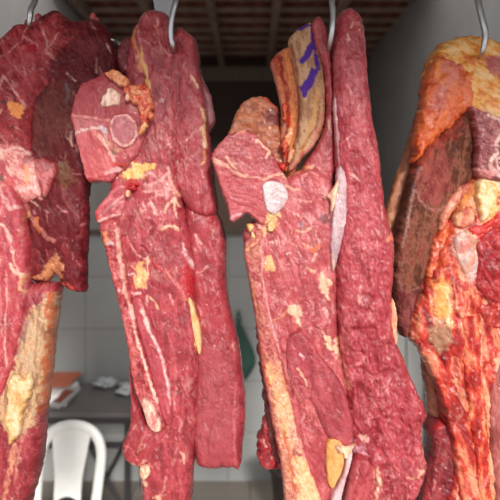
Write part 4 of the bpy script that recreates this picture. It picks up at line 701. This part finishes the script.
lobe('muscle', [(446, 332), (454, 326), (464, 332), (466, 346), (460, 358), (450, 356), (445, 346)], g, D4, MEAT, base=.05, T=.022, w=8, col=[(130, 10, 16), (176, 24, 24), (206, 50, 36)], fib=60, seed=426, lump=.004, lumpf=7, label='small blood red knot')
lobe('fat', [(478, 180), (486, 180), (497, 186), (495, 200), (489, 214), (482, 222), (477, 210), (475, 194)], g, D4, FAT, base=.058, T=.022, w=7, col=[(228, 176, 96), (242, 212, 140), (246, 230, 188)], fib=80, seed=427, lump=.004, lumpf=7, edge=1.2, label='bright yellow fat under the sawn face')

for (pts_, c_, nm_) in (([(444, 206), (452, 192), (464, 184), (472, 182), (470, 192), (460, 202), (452, 216), (444, 226), (438, 236), (438, 222)], [(170, 76, 70), (206, 124, 96), (228, 166, 130)], 'membrane'),
    ([(432, 244), (440, 228), (448, 222), (450, 236), (444, 254), (438, 270), (430, 280), (426, 268)], [(186, 56, 34), (214, 100, 54), (230, 140, 84)], 'fat'),
    ([(456, 212), (466, 206), (476, 212), (474, 224), (462, 230), (454, 226)], [(206, 130, 90), (232, 180, 130), (200, 90, 70)], 'fat'),
    ([(466, 228), (478, 224), (490, 216), (498, 214), (494, 224), (484, 234), (472, 240)], [(186, 24, 20), (216, 56, 40)], 'muscle'),
    ([(452, 280), (464, 278), (472, 290), (470, 306), (460, 318), (452, 308)], [(180, 40, 34), (212, 84, 62), (234, 170, 130)], 'fat'),
    ([(474, 300), (490, 304), (506, 306), (506, 326), (490, 328), (478, 318)], [(150, 30, 34), (190, 60, 50), (222, 120, 90)], 'muscle')):
    lobe(nm_, pts_, g, D4, FAT if nm_ != 'muscle' else MEAT, base=.042 if pts_[0][0] < 450 else .056, T=.018, w=9, col=c_, fib=100, seed=int(pts_[0][0]+pts_[0][1]), edge=1.6, lump=.005, lumpf=8, grain=.12, veins=(.3, (240, 200, 170), 6))
for pts in ([(418, 342), (424, 350), (420, 354), (430, 360), (434, 352), (426, 342)], [(410, 330), (418, 338), (424, 352), (430, 350), (420, 334)]):
    lobe('shred', pts, g, D4, MEAT, base=.03, T=.012, w=4, col=(206, 70, 60), seed=len(pts), step=.7, edge=1.5)

# ---- hooks and small steel pieces
hook([(37, -20, .03), (35, 0, .045), (31, 9, .055), (30, 18, .055), (29, 26, .045), (30, 33, -.02)], D1, 'steel hook holding the dark red cut at the far left', .0062)
hook([(178, -20, .045), (176, 0, .06), (173, 12, .062), (171, 24, .062), (171, 36, .060), (173, 46, .055), (175, 53, .03), (176, 58, -.02)], D2, 'steel hook in the cut with the squared shoulder block', .0058)
hook([(332, -20, .03), (332, 0, .05), (333, 14, .055), (332, 30, .055), (330, 43, .045), (329, 53, .02), (329, 58, -.03)], D3, 'steel hook beside the purple ink stamp', .006)
hook([(475, -20, .05), (478, 0, .075), (482, 18, .082), (485, 32, .084), (484, 45, .082), (481, 55, .070), (479, 61, .01)], D4, 'steel hook through the orange yellow fat cap', .0066)
v, f = tube_geo([at(124, 46, 1.24), at(117, 42, 1.20), at(111, 39, 1.185)], [.005, .0045, .002], 10)
tag(mesh_obj('steel_skewer', v, f, steel, smooth=True), 'short steel pin tip poking from the far left cut', 'skewer')
# grey strap behind the top of the second cut
b_ = [at(152, -6, 1.235), at(175, -6, 1.235), at(170, 22, 1.235), at(157, 22, 1.235)]
top = RZ+.02
vs = [(b_[0][0]-.006, 1.218, top), (b_[1][0]+.006, 1.218, top), b_[1], b_[2], b_[3], b_[0]]
V = [tuple(p_) for p_ in vs]+[(p_[0], p_[1]+.006, p_[2]) for p_ in vs]
tag(mesh_obj('metal_strap', V, [(0, 1, 2, 5), (5, 2, 3, 4), (6, 11, 8, 7), (11, 10, 9, 8)]+[(i, i+6, (i+1) % 6+6, (i+1) % 6) for i in range(6)], plain('dull_zinc', (168, 168, 172), .5, .6), bevel=.001), 'grey metal strap behind the top of the second cut', 'strap')

# ================================================================ LIGHT AND CAMERA
sc_ = bpy.context.scene
w = bpy.data.worlds.new('overcast_sky'); sc_.world = w; w.use_nodes = True
n, l = w.node_tree.nodes, w.node_tree.links
bg = n['Background']; tc = n.new('ShaderNodeTexCoord'); sp = n.new('ShaderNodeSeparateXYZ'); rp = n.new('ShaderNodeValToRGB')
l.new(tc.outputs['Generated'], sp.inputs['Vector']); l.new(sp.outputs['Z'], rp.inputs['Fac'])
rp.color_ramp.elements[0].position = 0; rp.color_ramp.elements[0].color = (.75, .77, .80, 1)
rp.color_ramp.elements[1].position = .8; rp.color_ramp.elements[1].color = (1, 1, 1, 1)
l.new(rp.outputs['Color'], bg.inputs['Color']); bg.inputs['Strength'].default_value = .85
sun = bpy.data.lights.new('sun', 'SUN'); sun.energy = 2.2; sun.angle = math.radians(9); sun.color = (1, .97, .92)
so = bpy.data.objects.new('sun', sun); C.objects.link(so); so.rotation_euler = (math.radians(66), 0, math.radians(14))
cam = bpy.data.cameras.new('camera'); cam.sensor_width = 36; cam.lens = F/500*36; cam.shift_y = -(250-CY)/500
cam.clip_start = .05
cam.dof.use_dof = True; cam.dof.focus_distance = 1.12; cam.dof.aperture_fstop = 3.2
co = bpy.data.objects.new('camera', cam); C.objects.link(co); co.location = (0, 0, CAMZ); co.rotation_euler = (math.pi/2, 0, 0)
sc_.camera = co
vs_ = sc_.view_settings; vs_.view_transform = 'Standard'; vs_.look = 'None'; vs_.gamma = 1; vs_.use_curve_mapping = False
vs_.exposure = 0.66
